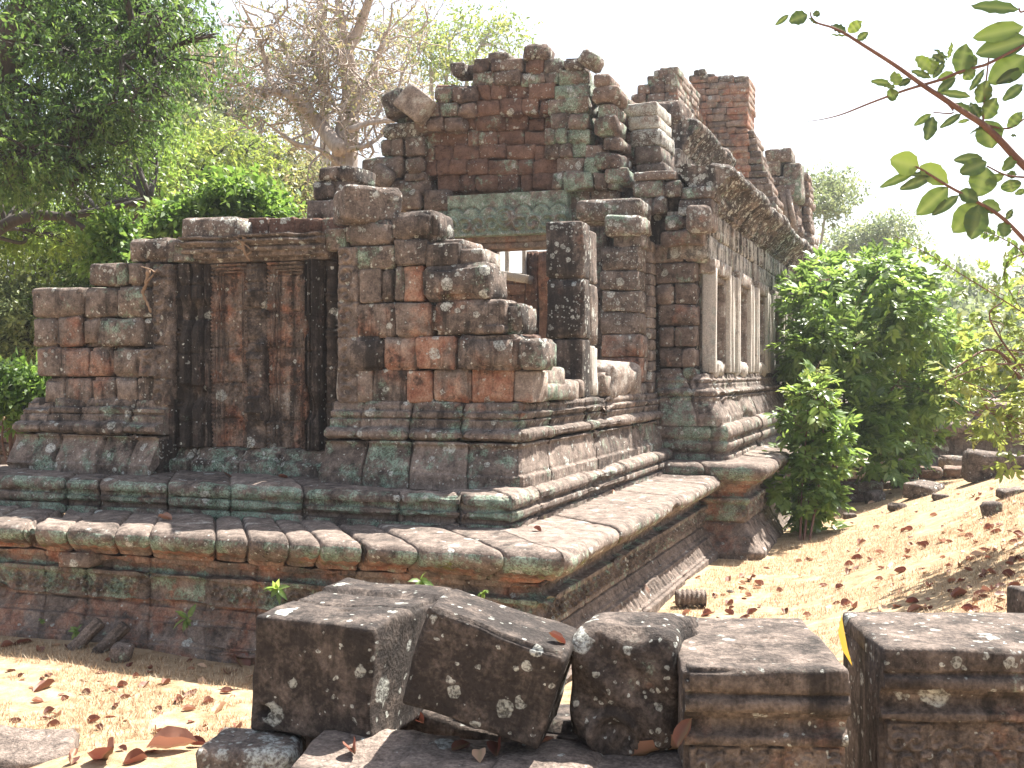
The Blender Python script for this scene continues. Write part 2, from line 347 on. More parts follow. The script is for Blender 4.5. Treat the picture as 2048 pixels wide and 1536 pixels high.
def moulding(mb, prof, path, sc=None, joint=.6, ds=.05, pst=.025, tone=None, wear=(.3, 0, 0, 0), orn=None, gro=.03, wob=.016, notch=(), zsoft=0, chip=.06, soft=1, seed=0, cap=True, env=None, fb=.010):
    pr = soften(resample(prof, pst), soft); d = pr[:, 0]; z = pr[:, 1]; td = np.gradient(d); tz = np.gradient(z); L = np.hypot(td, tz) + 1e-9
    nd, nz = tz / L, -td / L
    P = np.array(path, float); S = len(P) - 1; dirs = P[1:] - P[:-1]; lens = np.linalg.norm(dirs, axis=1); dirs /= lens[:, None]
    nor = np.stack([dirs[:, 1], -dirs[:, 0]], 1); sc = [1] * S if sc is None else sc
    lr = random.Random(seed + 5)
    rows = []; svals = []; segid = []; s0 = 0; joints = []; blk = []
    for i in range(S):
        mA = nor[i] * sc[i] + (nor[i - 1] * sc[i - 1] if i > 0 else 0); mB = nor[i] * sc[i] + (nor[i + 1] * sc[i + 1] if i < S - 1 else 0)
        uA = nor[i] + (nor[i - 1] if i > 0 else 0); uB = nor[i] + (nor[i + 1] if i < S - 1 else 0)
        jn = joint[min(i, len(joint) - 1)] if isinstance(joint, (list, tuple)) else joint; js = []; q = jn * lr.uniform(.4, .9)
        while q < lens[i] - jn * .3: js.append(q); q += jn * lr.uniform(.55, 1.45)
        ss = set(np.linspace(0, lens[i], max(3, int(lens[i] / ds))).round(4))
        for j in js: ss |= {round(j + e, 4) for e in (-.028, -.012, -.004, .004, .012, .028)}
        for e in (.02, .05, .09): ss |= {round(e, 4), round(lens[i] - e, 4)}
        ss = sorted(v for v in ss if 0 <= v <= lens[i])
        for v in ss:
            rows.append((P[i], P[i + 1], mA, mB, v / lens[i], uA, uB)); svals.append(s0 + v); segid.append(i)
            k = sum(1 for j in js if v > j); jd = min([abs(v - j) for j in js] + [9]); cd = min(v if i > 0 else 9, lens[i] - v if i < S - 1 else 9)
            blk.append((i * 100 + k, jd, cd))
        s0 += lens[i]
    m = len(rows); n = len(pr); sv = np.array(svals); blk = np.array(blk)
    A = np.array([r[0] for r in rows]); B = np.array([r[1] for r in rows]); MA = np.array([r[2] for r in rows]); MBv = np.array([r[3] for r in rows]); fr = np.array([r[4] for r in rows]); UA = np.array([r[5] for r in rows]); UB = np.array([r[6] for r in rows])
    ids = {b: (lr.uniform(-1, 1), lr.uniform(0, 1), lr.uniform(-1, 1), lr.uniform(-1, 1)) for b in set(blk[:, 0])}
    br = np.array([ids[b] for b in blk[:, 0]])
    Sg, Zg = np.meshgrid(sv, z, indexing='ij'); Dg = np.broadcast_to(d, (m, n))
    jr = np.array([hash((seed, round(b))) % 100 / 100 for b in blk[:, 0]])
    disp = (br[:, 0] * wob)[:, None] - (gro * (.4 + 1.1 * jr) * np.exp(-(blk[:, 1] / .012) ** 2))[:, None] - (.012 * np.exp(-(blk[:, 1] / .05) ** 2))[:, None]
    disp = disp * np.where(z < zsoft, .35, 1.0)[None]
    cr = (.035 * np.exp(-(blk[:, 2] / .06) ** 2))[:, None]
    pts = np.stack([Sg.ravel(), Zg.ravel() * 1.0, Dg.ravel() + seed], 1)
    disp += (fb * fbm(pts * 4.5, seed + 1, 3)).reshape(m, n)
    e = np.clip(fbm(pts * np.array([1.3, 2.2, 2.2]), seed + 7, 3) - .38, 0, 1).reshape(m, n) * chip * 2.2
    disp -= e
    for (ns, nw, ndp, zmin) in notch:
        disp -= ndp * (np.exp(-((Sg - ns) / nw) ** 4)) * (Zg > zmin)
    if orn is not None: disp += orn(Sg, Zg, Dg) * np.exp(-(e / .02) ** 2)
    D = Dg + disp * nd; Zf = Zg + disp * nz - cr * np.clip(nd, 0, 1) * 0; D = D - cr * np.clip(nd, 0, 1)
    ev = (np.interp(z, [q[1] for q in env], [q[0] for q in env]) if env else d * 1.0)[None] + np.zeros((m, n)); dt = D - ev
    pa = A[:, None] + MA[:, None] * ev[..., None] + UA[:, None] * dt[..., None]; pb = B[:, None] + MBv[:, None] * ev[..., None] + UB[:, None] * dt[..., None]
    XY = pa + (pb - pa) * fr[:, None, None]
    V = np.concatenate([XY, Zf[..., None]], -1)
    I = np.arange(m * n).reshape(m, n); F = np.stack([I[:-1, :-1], I[1:, :-1], I[1:, 1:], I[:-1, 1:]], -1).reshape(-1, 4)
    seg = np.array(segid)[:, None] + np.zeros((1, n)); tn, wr = tone(Sg, Zg, Dg, seg, br) if tone else (np.broadcast_to((.5, .3, .2, .2), (m, n, 4)), np.broadcast_to(wear, (m, n, 4)))
    b0 = mb.n; mb.add(V.reshape(-1, 3), F, tn.reshape(-1, 4), wr.reshape(-1, 4))
    if cap:
        for col, fl in ((0, False), (m - 1, True)):
            q = V[col]; k0 = mb.n; mb.add(q, np.arange(n)[None] if not fl else np.arange(n)[::-1][None], tn[col], wr[col])
def TW(shape, rnd, g, w, r, b, lat, pale, moss):
    o = np.zeros(shape + (4,)); q = np.zeros(shape + (4,))
    for k, v in enumerate((rnd, g, w, r)): o[..., k] = v
    for k, v in enumerate((b, lat, pale, moss)): q[..., k] = v
    return o, q
def ring(s, z, per, zc, R0, amp):
    u = (s / per - np.floor(s / per) - .5) * per; r = np.hypot(u, z - zc); th = np.arctan2(z - zc, u)
    return amp * np.where(r < R0, np.cos(r / R0 * 3 * math.pi) * .6 + .4 * np.cos(th * 6) * (r > R0 * .55), -.2)
def scal(s, z, per, amp): return amp * (np.abs(np.sin(s * math.pi / per)) - .5)

# ---- lower platform of the porch and of the hall
def orn_lower(s, z, d):
    o = np.zeros_like(s)
    m = (z > .43) & (z < .635) & (d > -.5); o += m * ring(s, z, .17, .53, .085, .034)
    m = (z > .11) & (z < .22) & (d > -.5); o += m * scal(s + z * .5, z, .14, .024)
    m = (z > .30) & (z < .37) & (d > -.5); o += m * scal(s, z, .05, .014)
    m = (z > .88) & (z < 1.0) & (d > -.4); o += m * scal(s + z * .2, z, .12, .012)
    return o
def tone_lower(S, Z, D, seg, br):
    front = (seg == 0); top = D < -.02 - .0; top = (Z > 1.1)
    g = np.where(top, .12, np.where(Z > .95, .58, np.where(Z > .84, .30, np.where(Z > .72, .28, np.where(Z > .62, .56, np.where(Z > .42, .52, .16))))))
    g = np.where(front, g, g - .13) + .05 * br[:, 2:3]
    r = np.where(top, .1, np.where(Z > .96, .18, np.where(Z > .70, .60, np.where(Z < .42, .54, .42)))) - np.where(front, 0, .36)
    w = np.where(top, .03, np.where(Z > .97, .20, .04)); b = np.where(top, .26, np.where(Z > .96, .34, .30))
    return TW(S.shape, br[:, 1:2] * .45 + .25, g, w, r, b, 0, np.where(top, .30, .1), np.where((Z > .86) & (Z < 1.02), .40, .15))
LOW = [(0, -.12), (0, .07), (-.04, .075), (-.04, .105), (-.075, .11), (-.15, .215), (-.15, .245), (-.20, .25), (-.20, .285), (-.225, .295), (-.26, .36), (-.26, .372), (-.30, .385), (-.30, .41), (-.24, .415), (-.24, .64), (-.19, .65), (-.19, .695), (-.30, .70), (-.30, .775), (-.24, .78), (-.24, .84), (-.17, .845), (-.17, .89), (-.1, .90), (.03, .97), (.08, 1.03), (.075, 1.09), (.03, 1.13), (-.06, 1.145), (-.5, 1.15), (-1.1, 1.16)]
XN = PY(718, 1075, 8.82)[0]; X2 = PY(895, 1105, 8.82)[0]; X0 = -13.5
mb = MB(); PATH = [(X0, 8.9), (-2.82, 8.9), (-2.82, 17)]; kl = [k for k, q in enumerate(LOW) if q == (-.24, .84)][0]
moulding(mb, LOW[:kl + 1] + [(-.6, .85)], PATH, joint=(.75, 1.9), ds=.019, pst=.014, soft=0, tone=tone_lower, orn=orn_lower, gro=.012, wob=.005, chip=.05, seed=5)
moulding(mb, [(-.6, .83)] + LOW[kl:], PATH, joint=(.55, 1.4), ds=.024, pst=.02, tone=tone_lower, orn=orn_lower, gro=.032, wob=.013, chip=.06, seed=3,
         notch=[(XN - X0, .03, .13, .88), (PY(52, 1080, 8.82)[0] - X0, .05, .12, .88)])
slab(mb, (PY(92, 1140, 8.82)[0], 8.98, .72), (PY(155, 1140, 8.82)[0], 9.4, .86), (.5, .1, .05, .5), (.3, 0, .1, 0), r=.02)
part(mb, "platform", label="low moulded platform of the porch with green lichen and a carved frieze")
def lift(prof, z0, k): return [(d, z0 + z * k if z > 0 else z) for d, z in prof]
mb = MB()
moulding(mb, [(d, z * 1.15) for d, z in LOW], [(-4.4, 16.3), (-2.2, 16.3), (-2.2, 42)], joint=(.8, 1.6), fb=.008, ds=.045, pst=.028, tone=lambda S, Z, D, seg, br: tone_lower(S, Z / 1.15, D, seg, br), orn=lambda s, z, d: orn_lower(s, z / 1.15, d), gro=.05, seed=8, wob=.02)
part(mb, "platform", label="projecting moulded platform of the long hall")
# ---- second step
def tone_step(S, Z, D, seg, br):
    front = seg == 0; z0 = Z.min(); top = (D < -.04)
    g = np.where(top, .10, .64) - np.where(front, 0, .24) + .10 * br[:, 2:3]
    return TW(S.shape, br[:, 1:2] * .5 + .2, g, np.where(top, .06, .10), .20, np.where(top, .36, .34) + .05 * br[:, 3:4], 0, .15, .22)
STEP = [(.0, 1.10), (.0, 1.195), (-.06, 1.20), (-.06, 1.225), (-.02, 1.23), (.02, 1.26), (.02, 1.31), (-.03, 1.32), (-.03, 1.35), (.015, 1.355), (.03, 1.39), (.025, 1.43), (-.01, 1.465), (-.07, 1.485), (-.3, 1.49), (-.9, 1.5)]
def orn_step(s, z, d): return ((z < 1.2) * scal(s, z, .05, .008) + ((z > 1.25) & (z < 1.34)) * scal(s, z, .035, .006) + ((z > 1.38) & (z < 1.45)) * scal(s, z, .09, .008)) * (d > -.05)
mb = MB()
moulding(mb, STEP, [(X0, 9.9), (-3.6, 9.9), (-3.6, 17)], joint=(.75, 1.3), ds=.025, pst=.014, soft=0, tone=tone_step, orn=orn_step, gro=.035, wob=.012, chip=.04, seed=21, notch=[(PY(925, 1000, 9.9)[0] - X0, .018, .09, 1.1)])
part(mb, "plinth", label="green stained plinth course under the porch wall")
mb = MB()
moulding(mb, [(d, (z - 1.13) * 1.6 + 1.29) for d, z in STEP], [(-4.6, 16.75), (-2.75, 16.75), (-2.75, 42)], joint=(.8, 1.6), ds=.05, pst=.025, tone=tone_step, orn=None, gro=.05, seed=31)
part(mb, "plinth", label="plinth course under the long hall")
RED = (.55, .10, .08, .82); DK = (.35, .22, .12, .25); TAN = (.8, .15, .07, .52); DKG = (.35, .48, .16, .18); BRO = (.5, .26, .11, .42)
W0 = (.38, 0, .10, 0); WB = (.56, 0, .06, 0); WD = (.66, 0, 0, 0)
# ---- wall bases (flared, moulded)
def tone_base(S, Z, D, seg, br):
    h = (Z - 1.48); low = h < .42
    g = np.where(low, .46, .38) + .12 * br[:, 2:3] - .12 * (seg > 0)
    return TW(S.shape, br[:, 1:2] * .6 + .2, g, .12, .22, np.where(h > .5, .46, .36), 0, .12, .2)
BASE = [(.36, 1.44), (.36, 1.585), (.335, 1.60), (.33, 1.63), (.26, 1.74), (.20, 1.84), (.20, 1.87), (.225, 1.885), (.225, 1.90), (.13, 1.91), (.19, 1.925), (.245, 1.95), (.245, 2.0), (.19, 2.03), (.11, 2.04), (.11, 2.12), (.06, 2.13), (.10, 2.15), (.10, 2.20), (.03, 2.21), (.03, 2.26), (0, 2.30), (-.1, 2.305), (-.5, 2.31)]
def orn_base(s, z, d): return ((z < 1.58) * scal(s, z, .07, .008) + ((z > 1.63) & (z < 1.84)) * scal(s, z, .06, .006) + ((z > 1.92) & (z < 2.03)) * scal(s, z, .08, .012)) * (d > -.01)
YW, XW = 10.8, -3.85
XL = -10.02; XDL, XDR = PY(318, 860, 10.6)[0], PY(655, 860, 10.6)[0]
ENV = [(.34, 1.4), (.34, 1.62), (.2, 1.84), (.19, 2.0), (.1, 2.12), (.0, 2.28), (-.0, 2.4)]; mb = MB(); kb = 8; BL = BASE[:kb + 1] + [(-.2, 1.905)]; BU = [(-.2, 1.90)] + BASE[kb + 1:]
moulding(mb, BL, [(XDR - .02, YW), (XW, YW), (XW, 17)], sc=[1, .38], joint=(.55, 1.7), ds=.02, pst=.014, soft=0, tone=tone_base, orn=orn_base, gro=.03, wob=.010, chip=.05, seed=41, env=ENV)
moulding(mb, BU, [(XDR - .02, YW), (XW, YW), (XW, 17)], sc=[1, .38], joint=(.6, 1.5), ds=.02, pst=.014, soft=0, tone=tone_base, orn=orn_base, gro=.03, wob=.010, chip=.05, seed=42, env=ENV)
moulding(mb, BL, [(XL, YW), (XDL, YW)], joint=.5, ds=.02, pst=.014, soft=0, tone=tone_base, orn=orn_base, gro=.04, wob=.02, chip=.10, seed=43)
moulding(mb, BU, [(XL, YW), (XDL, YW)], joint=.6, ds=.02, pst=.014, soft=0, tone=tone_base, orn=orn_base, gro=.04, wob=.02, chip=.10, seed=45)
moulding(mb, [(.20, 1.44), (.20, 1.62), (.12, 1.66), (.08, 1.74), (.05, 1.76), (0, 1.78), (-.3, 1.79)], [(XDL - .05, YW + .18), (XDR + .05, YW + .18)], joint=.7, ds=.03, pst=.025, tone=lambda S, Z, D, seg, br: TW(S.shape, .5, .52, .34, .3, .52, 0, .2, .1), gro=.03, seed=44)
for (xa, xb) in ((XL + .15, XDL + .04), (XDR - .06, XW - .05)): slab(mb, (xa, YW + .01, 1.46), (xb, YW + .5, 2.29), DK, WD, r=.01); slab(mb, (xa, YW - .17, 1.46), (xb - .03, YW + .3, 1.86), DK, WD, r=.01)
slab(mb, (XW - .5, YW + .05, 1.46), (XW - .03, 17, 2.28), DK, WD, r=.01)
part(mb, "wall_base", label="flared moulded base of the porch walls")
mb = MB()
moulding(mb, [(d * .75, (z - 1.48) * .9 + 1.86) for d, z in BASE], [(-4.6, 17.0), (-3.12, 17.0), (-3.12, 42)], joint=(.8, 1.8), ds=.05, pst=.025, tone=tone_base, orn=None, gro=.05, seed=47)
part(mb, "wall_base", label="moulded base of the hall wall under the windows")

# ---- porch front wall, right of the false door: measured block by block
mb = MB(); Y0 = YW
def B(u0, v0, u1, v1, t=BRO, w=W0, dy=None, Y=None, **k): pxblock(mb, u0, v0, u1, v1, Y0 if Y is None else Y, .55, dy, tone=t, wear=w, **k)
B(673, 738, 745, 806, (.85, .05, .15, .42), (.2, 0, .4, 0)); B(745, 738, 814, 806, BRO, WB); B(814, 739, 865, 806, RED, W0); B(865, 738, 942, 806, (.8, .05, .05, .60), W0, 0); B(940, 738, 1024, 807, RED, (.42, 0, .25, 0), .02); B(1022, 740, 1060, 806, (.9, .05, .1, .42), (.25, 0, .3, 0), .05)
B(692, 672, 767, 742, (.5, .1, .1, .2), WB, -.06, r=.05); B(767, 674, 836, 741, TAN, W0, -.02); B(836, 671, 916, 739, (.6, .05, .1, .66), W0, -.07); B(917, 671, 1041, 740, (.55, .1, .2, .46), WB, -.10, r=.05); B(1038, 676, 1086, 740, (.4, .42, .2, .15), WB, -.06, r=.05)
B(675, 606, 793, 676, TAN, WB, -.01); B(794, 604, 864, 675, (.6, .12, .22, .45), W0, -.05); B(864, 599, 1015, 670, (.45, .2, .24, .42), WB, -.07, r=.06); B(1003, 605, 1038, 668, (.4, .3, .3, .1), WB, .02, r=.05); B(975, 652, 1016, 670, DK, WB, -.12)
B(718, 538, 762, 606, (.55, .12, .1, .42), W0, -.03); B(763, 537, 791, 605, DK, WB, .0); B(790, 533, 808, 604, DKG, W0, -.03); B(808, 530, 848, 604, RED, W0, -.01); B(848, 527, 988, 602, (.35, .26, .22, .30), WB, -.10, r=.07, amp=.022)
B(706, 489, 788, 538, DKG, W0, -.01); B(789, 478, 856, 532, (.45, .15, .2, .45), WB, -.04); B(852, 484, 916, 532, (.4, .15, .15, .2), WB, -.02); B(913, 496, 962, 534, (.6, .1, .5, .3), (.2, 0, .5, 0), .04)
B(689, 443, 785, 492, (.5, .26, .16, .36), W0, -.02, r=.05); B(784, 421, 872, 482, (.35, .30, .22, .16), WB, -.05, r=.06, amp=.02); B(878, 475, 922, 500, (.6, .2, .4, .3), W0, .1)
for r_ in ((700, 805, 673, 1050), (540, 738, 700, 960), (450, 540, 700, 860)):
    a = PY(r_[2], r_[1], Y0)[0]; b_ = PY(r_[3], r_[1], Y0)[0]; slab(mb, (a + .1, Y0 + .12, PY(800, r_[1], Y0)[2]), (b_ - .12, Y0 + .5, PY(800, r_[0], Y0)[2]), DK, WD, r=.02)
mb2 = MB(); mb3 = MB()
for (za, zb, ya, yb) in ((2.3, 2.62, 11.3, 12.1), (2.3, 2.5, 12.1, 13.2), (2.3, 2.62, 14.0, 16.0)):
    q = ya
    while q < yb - .2:
        w_ = min(rt(.5, .9), yb - q); stone(mb2 if ya < 13.5 else mb3, (XW - .28, q + w_ / 2, (za + zb) / 2), (.56, w_ - .01, zb - za + rt(-.06, .06)), (rt(-.03, .03), rt(-.02, .02), rt(-.02, .02)), .05, .02, (.75, .3, .22, .2), (.3, 0, .4, .1)); q += w_
stone(mb2, (XW - .62, 12.5, 2.66), (.5, .55, .75), (0, 0, .2), .05, .03, (.4, .2, .2, .25), (.3, .8, 0, 0))
part(mb, "porch_wall", label="stepped broken block wall right of the false door with red and black stained blocks")
part(mb2, "side_wall", label="low broken side wall of the porch left of the pillar"); part(mb3, "side_wall", label="low side wall between the pillar and the pier")
# carved strip of scrolls between door and blocks, also used on the left
def spiral(x, z, per, amp, k=70):
    u = (x / per - np.floor(x / per) - .5) * per; w = (z / per - np.floor(z / per) - .5) * per; r = np.hypot(u, w); th = np.arctan2(w, u * np.where(np.floor(z / per) % 2 == 0, 1, -1))
    return amp * np.sin(k * r + th) * np.clip(1.25 - r / (per * .6), 0, 1)
def relief(mb, x0, x1, z0, z1, Yp, fn, res=.012, tone=BRO, wear=W0, back=.08, jz=.38, seed=0, wobb=.006):
    nx, nz = max(3, int((x1 - x0) / res)), max(3, int((z1 - z0) / res)); xs = np.linspace(x0, x1, nx); zs = np.linspace(z0, z1, nz)
    Xg, Zg = np.meshgrid(xs, zs, indexing='ij'); h = fn(Xg - x0, Zg - z0)
    pt = np.stack([Xg.ravel(), Zg.ravel(), np.full(Xg.size, seed + .5)], 1); er = np.clip(fbm(pt * 2.2, seed, 3) - .15, 0, .6).reshape(nx, nz)
    h = h * 1.9 * (1 - .8 * er) - .035 * er + (.005 * fbm(pt * 9, seed + 2, 3)).reshape(nx, nz)
    for zj in np.arange(z0 + jz * .8, z1 - .08, jz): h -= .028 * np.exp(-((Zg - zj - .01 * np.sin(Xg * 5)) / .009) ** 2)
    bi = np.floor((Zg - z0 + jz * .2) / jz); h += wobb * np.sin(bi * 12.9898 + seed)
    Yg = Yp - h; Yg[0] = Yg[-1] = Yp + back; Yg[:, 0] = Yg[:, -1] = Yp + back
    I = np.arange(nx * nz).reshape(nx, nz); F = np.stack([I[:-1, :-1], I[1:, :-1], I[1:, 1:], I[:-1, 1:]], -1).reshape(-1, 4)
    mb.add(np.stack([Xg, Yg, Zg], -1).reshape(-1, 3), F, tone, wear)
def zat(v, u, Y): return PY(u, v, Y)[2]
def xat(u, v, Y): return PY(u, v, Y)[0]
mb = MB()
relief(mb, xat(672, 640, 10.75), xat(714, 640, 10.75), zat(806, 690, 10.75), zat(492, 690, 10.75), 10.79, lambda x, z: .014 + spiral(x, z, .205, .014), tone=(.5, .18, .1, .3), wear=(.40, 0, 0, 0), seed=3, back=.3)
part(mb, "carved_strip", label="upright strip of scroll carving beside the false door")
# ---- left part of the front wall
mb = MB()
def L(u0, v0, u1, v1, t=BRO, w=W0, dy=None, **k): pxblock(mb, u0, v0, u1, v1, YW, .55, dy, tone=t, wear=w, **k)
for v0, v1, us, ts in (
    (755, 812, (85, 126, 183, 232, 272), (TAN, (.6, .1, .1, .42), (.6, .08, .08, .40), (.8, .15, .1, .4))),
    (694, 755, (70, 176, 222, 277), ((.5, .12, .1, .46), (.5, .1, .1, .4), (.6, .36, .15, .36))),
    (634, 694, (62, 111, 160, 198, 288), ((.6, .1, .25, .34), (.55, .05, .05, .5), (.5, .12, .1, .4), (.55, .42, .2, .2))),
    (573, 635, (56, 163, 232, 288), ((.5, .36, .14, .22), (.4, .34, .14, .32), (.5, .42, .16, .2))),
    (524, 573, (173, 231, 253, 282), ((.35, .3, .3, .26), (.5, .46, .2, .2), (.5, .3, .15, .3))),
    (475, 524, (251, 287, 334), ((.35, .28, .3, .14), (.35, .3, .35, .14)))):
    for a, b_, t in zip(us[:-1], us[1:], ts): L(a, v0, b_, v1, t, (.40, 0, .12, 0), r=.045, amp=.02)
L(285, 524, 318, 574, (.45, .1, .1, .3), WB, .02); L(286, 575, 322, 634, DK, WB, .02); L(283, 634, 322, 694, (.5, .1, .1, .45), WB, .03); L(277, 694, 322, 755, DK, WD, .03); L(272, 755, 318, 812, (.8, .1, .1, .4), WB, .02)
for r_ in ((640, 808, 80, 310), (530, 640, 190, 320)):
    a = PY(r_[2], r_[1], YW)[0]; b_ = PY(r_[3], r_[1], YW)[0]; slab(mb, (a + .05, YW + .12, PY(200, r_[1], YW)[2]), (b_ - .02, YW + .5, PY(200, r_[0], YW)[2]), DK, WD, r=.02)
part(mb, "porch_wall", label="broken block wall left of the false door stepping down to the left")
mb = MB()
relief(mb, xat(277, 700, 10.7), xat(309, 700, 10.7), zat(754, 290, 10.7), zat(696, 290, 10.7), 10.70, lambda x, z: .01 + spiral(x, z, .19, .016), tone=(.5, .15, .1, .3), wear=(.38, 0, 0, 0), seed=5, back=.25)
relief(mb, xat(304, 600, 10.75), xat(340, 600, 10.75), zat(812, 320, 10.75), zat(526, 320, 10.75), 10.77, lambda x, z: .008 + spiral(x + .05, z, .22, .012), tone=(.4, .2, .1, .2), wear=(.48, 0, 0, 0), seed=6, back=.3)
part(mb, "carved_strip", label="worn scroll carving on the pilaster left of the false door")
# ---- false door
YD = 11.02; FD = empty("false_door", (0, 0, 0), None, None); FD.parent = T_; FD.matrix_parent_inverse = Matrix.Translation((5, -14, 0))
DT = (.42, .12, .06, .40); DW = (.55, 0, .05, 0)
zb, zt = zat(896, 500, YD), zat(525, 500, YD)
def frames(x, z, w, h, steps):
    e = np.minimum(np.minimum(x, w - x), h - z); o = np.zeros_like(x)
    for a, b_, hh in steps: o = np.where((e >= a) & (e < b_), hh, o)
    return o
def door_panel(u0, u1, mir, seed):
    m = MB(); x0, x1 = xat(u0, 700, YD), xat(u1, 700, YD); w = x1 - x0; h = zt - zb
    def f(x, z):
        o = frames(x, z, w, h, [(0, .035, .055), (.035, .05, .02), (.05, .075, .045), (.075, .088, .0), (.088, .11, .03), (.11, .125, -.015), (.125, .14, .014)])
        e = np.minimum(np.minimum(x, w - x), h - z); inn = e > .14
        o = np.where((e < .035), o + .008 * np.sin(z * 2 * math.pi / .045), o)
        return o + inn * (spiral(x - w / 2 + .055, z, .11, .009, 110) + .004)
    relief(m, x0, x1, zb, zt, YD + .02, f, res=.0105, tone=(.6, .06, .05, .57), wear=(.55, 0, .28, 0), seed=seed, back=.15, jz=.40); part(m, "door_panel", FD)
door_panel(430, 505, 1, 12); door_panel(541, 622, -1, 14)
m = MB(); x0, x1 = xat(505, 700, YD), xat(541, 700, YD)
def strip(x, z):
    w = x1 - x0; o = .07 + .02 * ((x > .02) & (x < w - .02)); q = (z % .58); o = o + .035 * (q > .40); return o + spiral(x - w / 2 + .07, z, .14, .008, 90)
relief(m, x0, x1, zb, zt - .02, YD + .02, strip, res=.0105, tone=(.45, .12, .05, .36), wear=(.62, 0, .08, 0), seed=15, back=.15); part(m, "centre_strip", FD, label="upright strip of square bosses down the middle of the false door")
for u0, u1, sd in ((383, 430, 1), (622, 648, -1)):
    m = MB()
    x0, x1 = xat(u0, 700, YD), xat(u1, 700, YD); w = x1 - x0
    relief(m, x0, x1, zb, zt, YD, lambda x, z, w=w: .05 + .03 * np.sign(np.sin(np.where(sd > 0, x, w - x) / w * 14)) + .05 * (1 - np.where(sd > 0, x, w - x) / w), res=.011, tone=DT, wear=(.72, 0, 0, 0), seed=17 + sd, back=.2)
    part(m, "door_jamb", FD)
m = MB(); x0, x1 = xat(383, 500, YD - .05), xat(662, 500, YD - .05); z0_, z1_ = zat(526, 500, YD - .05), zat(470, 540, YD - .05)
def head(x, z):
    h = z1_ - z0_; q = z / h; o = .02 + .05 * (q > .18) + .03 * (q > .36) - .03 * ((q > .5) & (q < .58)) + .03 * (q > .66) - .04 * ((q > .8) & (q < .85)); return o
relief(m, x0, x1, z0_, z1_, YD - .06, head, res=.011, tone=(.42, .24, .16, .22), wear=(.45, 0, 0, .05), seed=21, back=.4, jz=9); part(m, "door_head", FD, label="moulded beam over the false door")
for u0, u1, nm in ((340, 383, 0), (647, 674, 1)):
    m = MB(); x0, x1 = xat(u0, 700, YD - .08), xat(u1, 700, YD - .08); zs = np.arange(zb, zt - .02, .011); q = (zs - zb) % .40
    rad = (x1 - x0) / 2 * (.80 + .14 * (q < .05) + .2 * ((q > .07) & (q < .10)) + .1 * ((q > .13) & (q < .15)) + .05 * np.sin(q * 40)); cx = (x0 + x1) / 2
    tube(m, [(cx, YD - .02, z) for z in zs], rad, 14, (.42, .14, .06, .26), (.74, 0, 0, 0)); part(m, "colonnette", FD)
m = MB(); slab(m, (xat(318, 700, YD), YD + .1, 1.5), (xat(680, 700, YD), YD + .5, zt + .25), DK, WD, r=.02); 
for (a, b_, v0, v1) in ((334, 385, 476, 525), (648, 690, 455, 500)): pxblock(m, a, v0, b_, v1, YD - .2, .5, 0, tone=(.4, .46, .2, .15), wear=W0)
relief(m, xat(346, 505, YD - .24), xat(384, 505, YD - .24), zat(524, 360, YD - .24), zat(480, 360, YD - .24), YD - .2, lambda x, z: .02 * np.sign(np.sin(z * 40)), tone=DKG, wear=WB, seed=30)
part(m, "backing_wall", FD)
# laterite course on top, right of the perched block
mb = MB(); pxrow(mb, 434, 470, (492, 536, 590, 640, 690), 11.15, .5, (.4, .15, .1, .2), (.3, .9, 0, .1), gap=.002)
pxrow(mb, 360, 398, (622, 668, 705), 11.6, .6, (.35, .25, .3, .15), W0); pxrow(mb, 398, 440, (612, 665), 11.5, .6, (.35, .2, .35, .1), W0); pxrow(mb, 332, 364, (634, 676, 708), 11.6, .6, (.35, .25, .4, .1), WB)
pxrow(mb, 440, 500, (640, 690, 730), 11.4, .6, DK, WB)
part(mb, "upper_course", label="laterite and sandstone blocks along the wall top")

# ---- standing pillar, pier, sill blocks
mb = MB(); PYf = 13.2; xl, xr = xat(1091, 600, PYf), xat(1165, 600, PYf)
PT_ = (.3, .12, .30, .16); PW = (.62, 0, .05, 0)
zz = [2.28, zat(676, 1128, PYf), zat(556, 1128, PYf), zat(441, 1128, PYf)]
for k in range(3):
    slab(mb, (xl + .01 * (k == 0), PYf + rt(0, .02), zz[k]), (xr, PYf + .34, zz[k + 1] - .006), (.3, .12, .34 - .1 * (k == 0), .30 if k else .2), PW, r=.03, amp=.012)
for k, (za, zb_) in enumerate(((2.3, 2.95), (2.95, 3.7), (3.7, 4.36))):
    slab(mb, (xl + .05, PYf + .35, za), (xr - .01, PYf + .72, zb_ - .006), (.45 if k else .9, .15, .25, .15), (.35, 0, .1 if k else .75, 0), r=.04, amp=.015)
part(mb, "pillar", label="free standing dark square pillar of three blocks speckled with white lichen")
mb = MB(); PYp = 16.05
for v0, v1, u0, u1, t in ((467, 495, 1225, 1283, (.4, .3, .2, .15)), (493, 541, 1203, 1278, (.3, .12, .5, .2)), (541, 580, 1200, 1276, (.3, .15, .4, .2)), (581, 624, 1204, 1279, (.35, .1, .45, .3)), (624, 669, 1200, 1277, (.5, .1, .3, .3)), (669, 714, 1203, 1281, (.6, .05, .1, .55)), (714, 766, 1199, 1278, (.6, .05, .1, .55)), (766, 800, 1199, 1278, BRO)):
    pxblock(mb, u0, v0, u1, v1, PYp, .5, tone=t, wear=W0)
for k in range(14):
    z0_ = 2.3 + .16 * k
    for j in range(2): slab(mb, (-3.98, PYp + .52 + .24 * j, z0_ + .01 * j), (-3.86 - .03 * j, PYp + .75 + .24 * j, z0_ + rt(.15, .158)), (rt(.4, .9), .2, .2, .15), (.3, 0, .35, 0), r=.012, amp=.006)
slab(mb, (-4.6, PYp + .4, 2.3), (-3.99, 17.2, 4.3), DK, WD, r=.02)
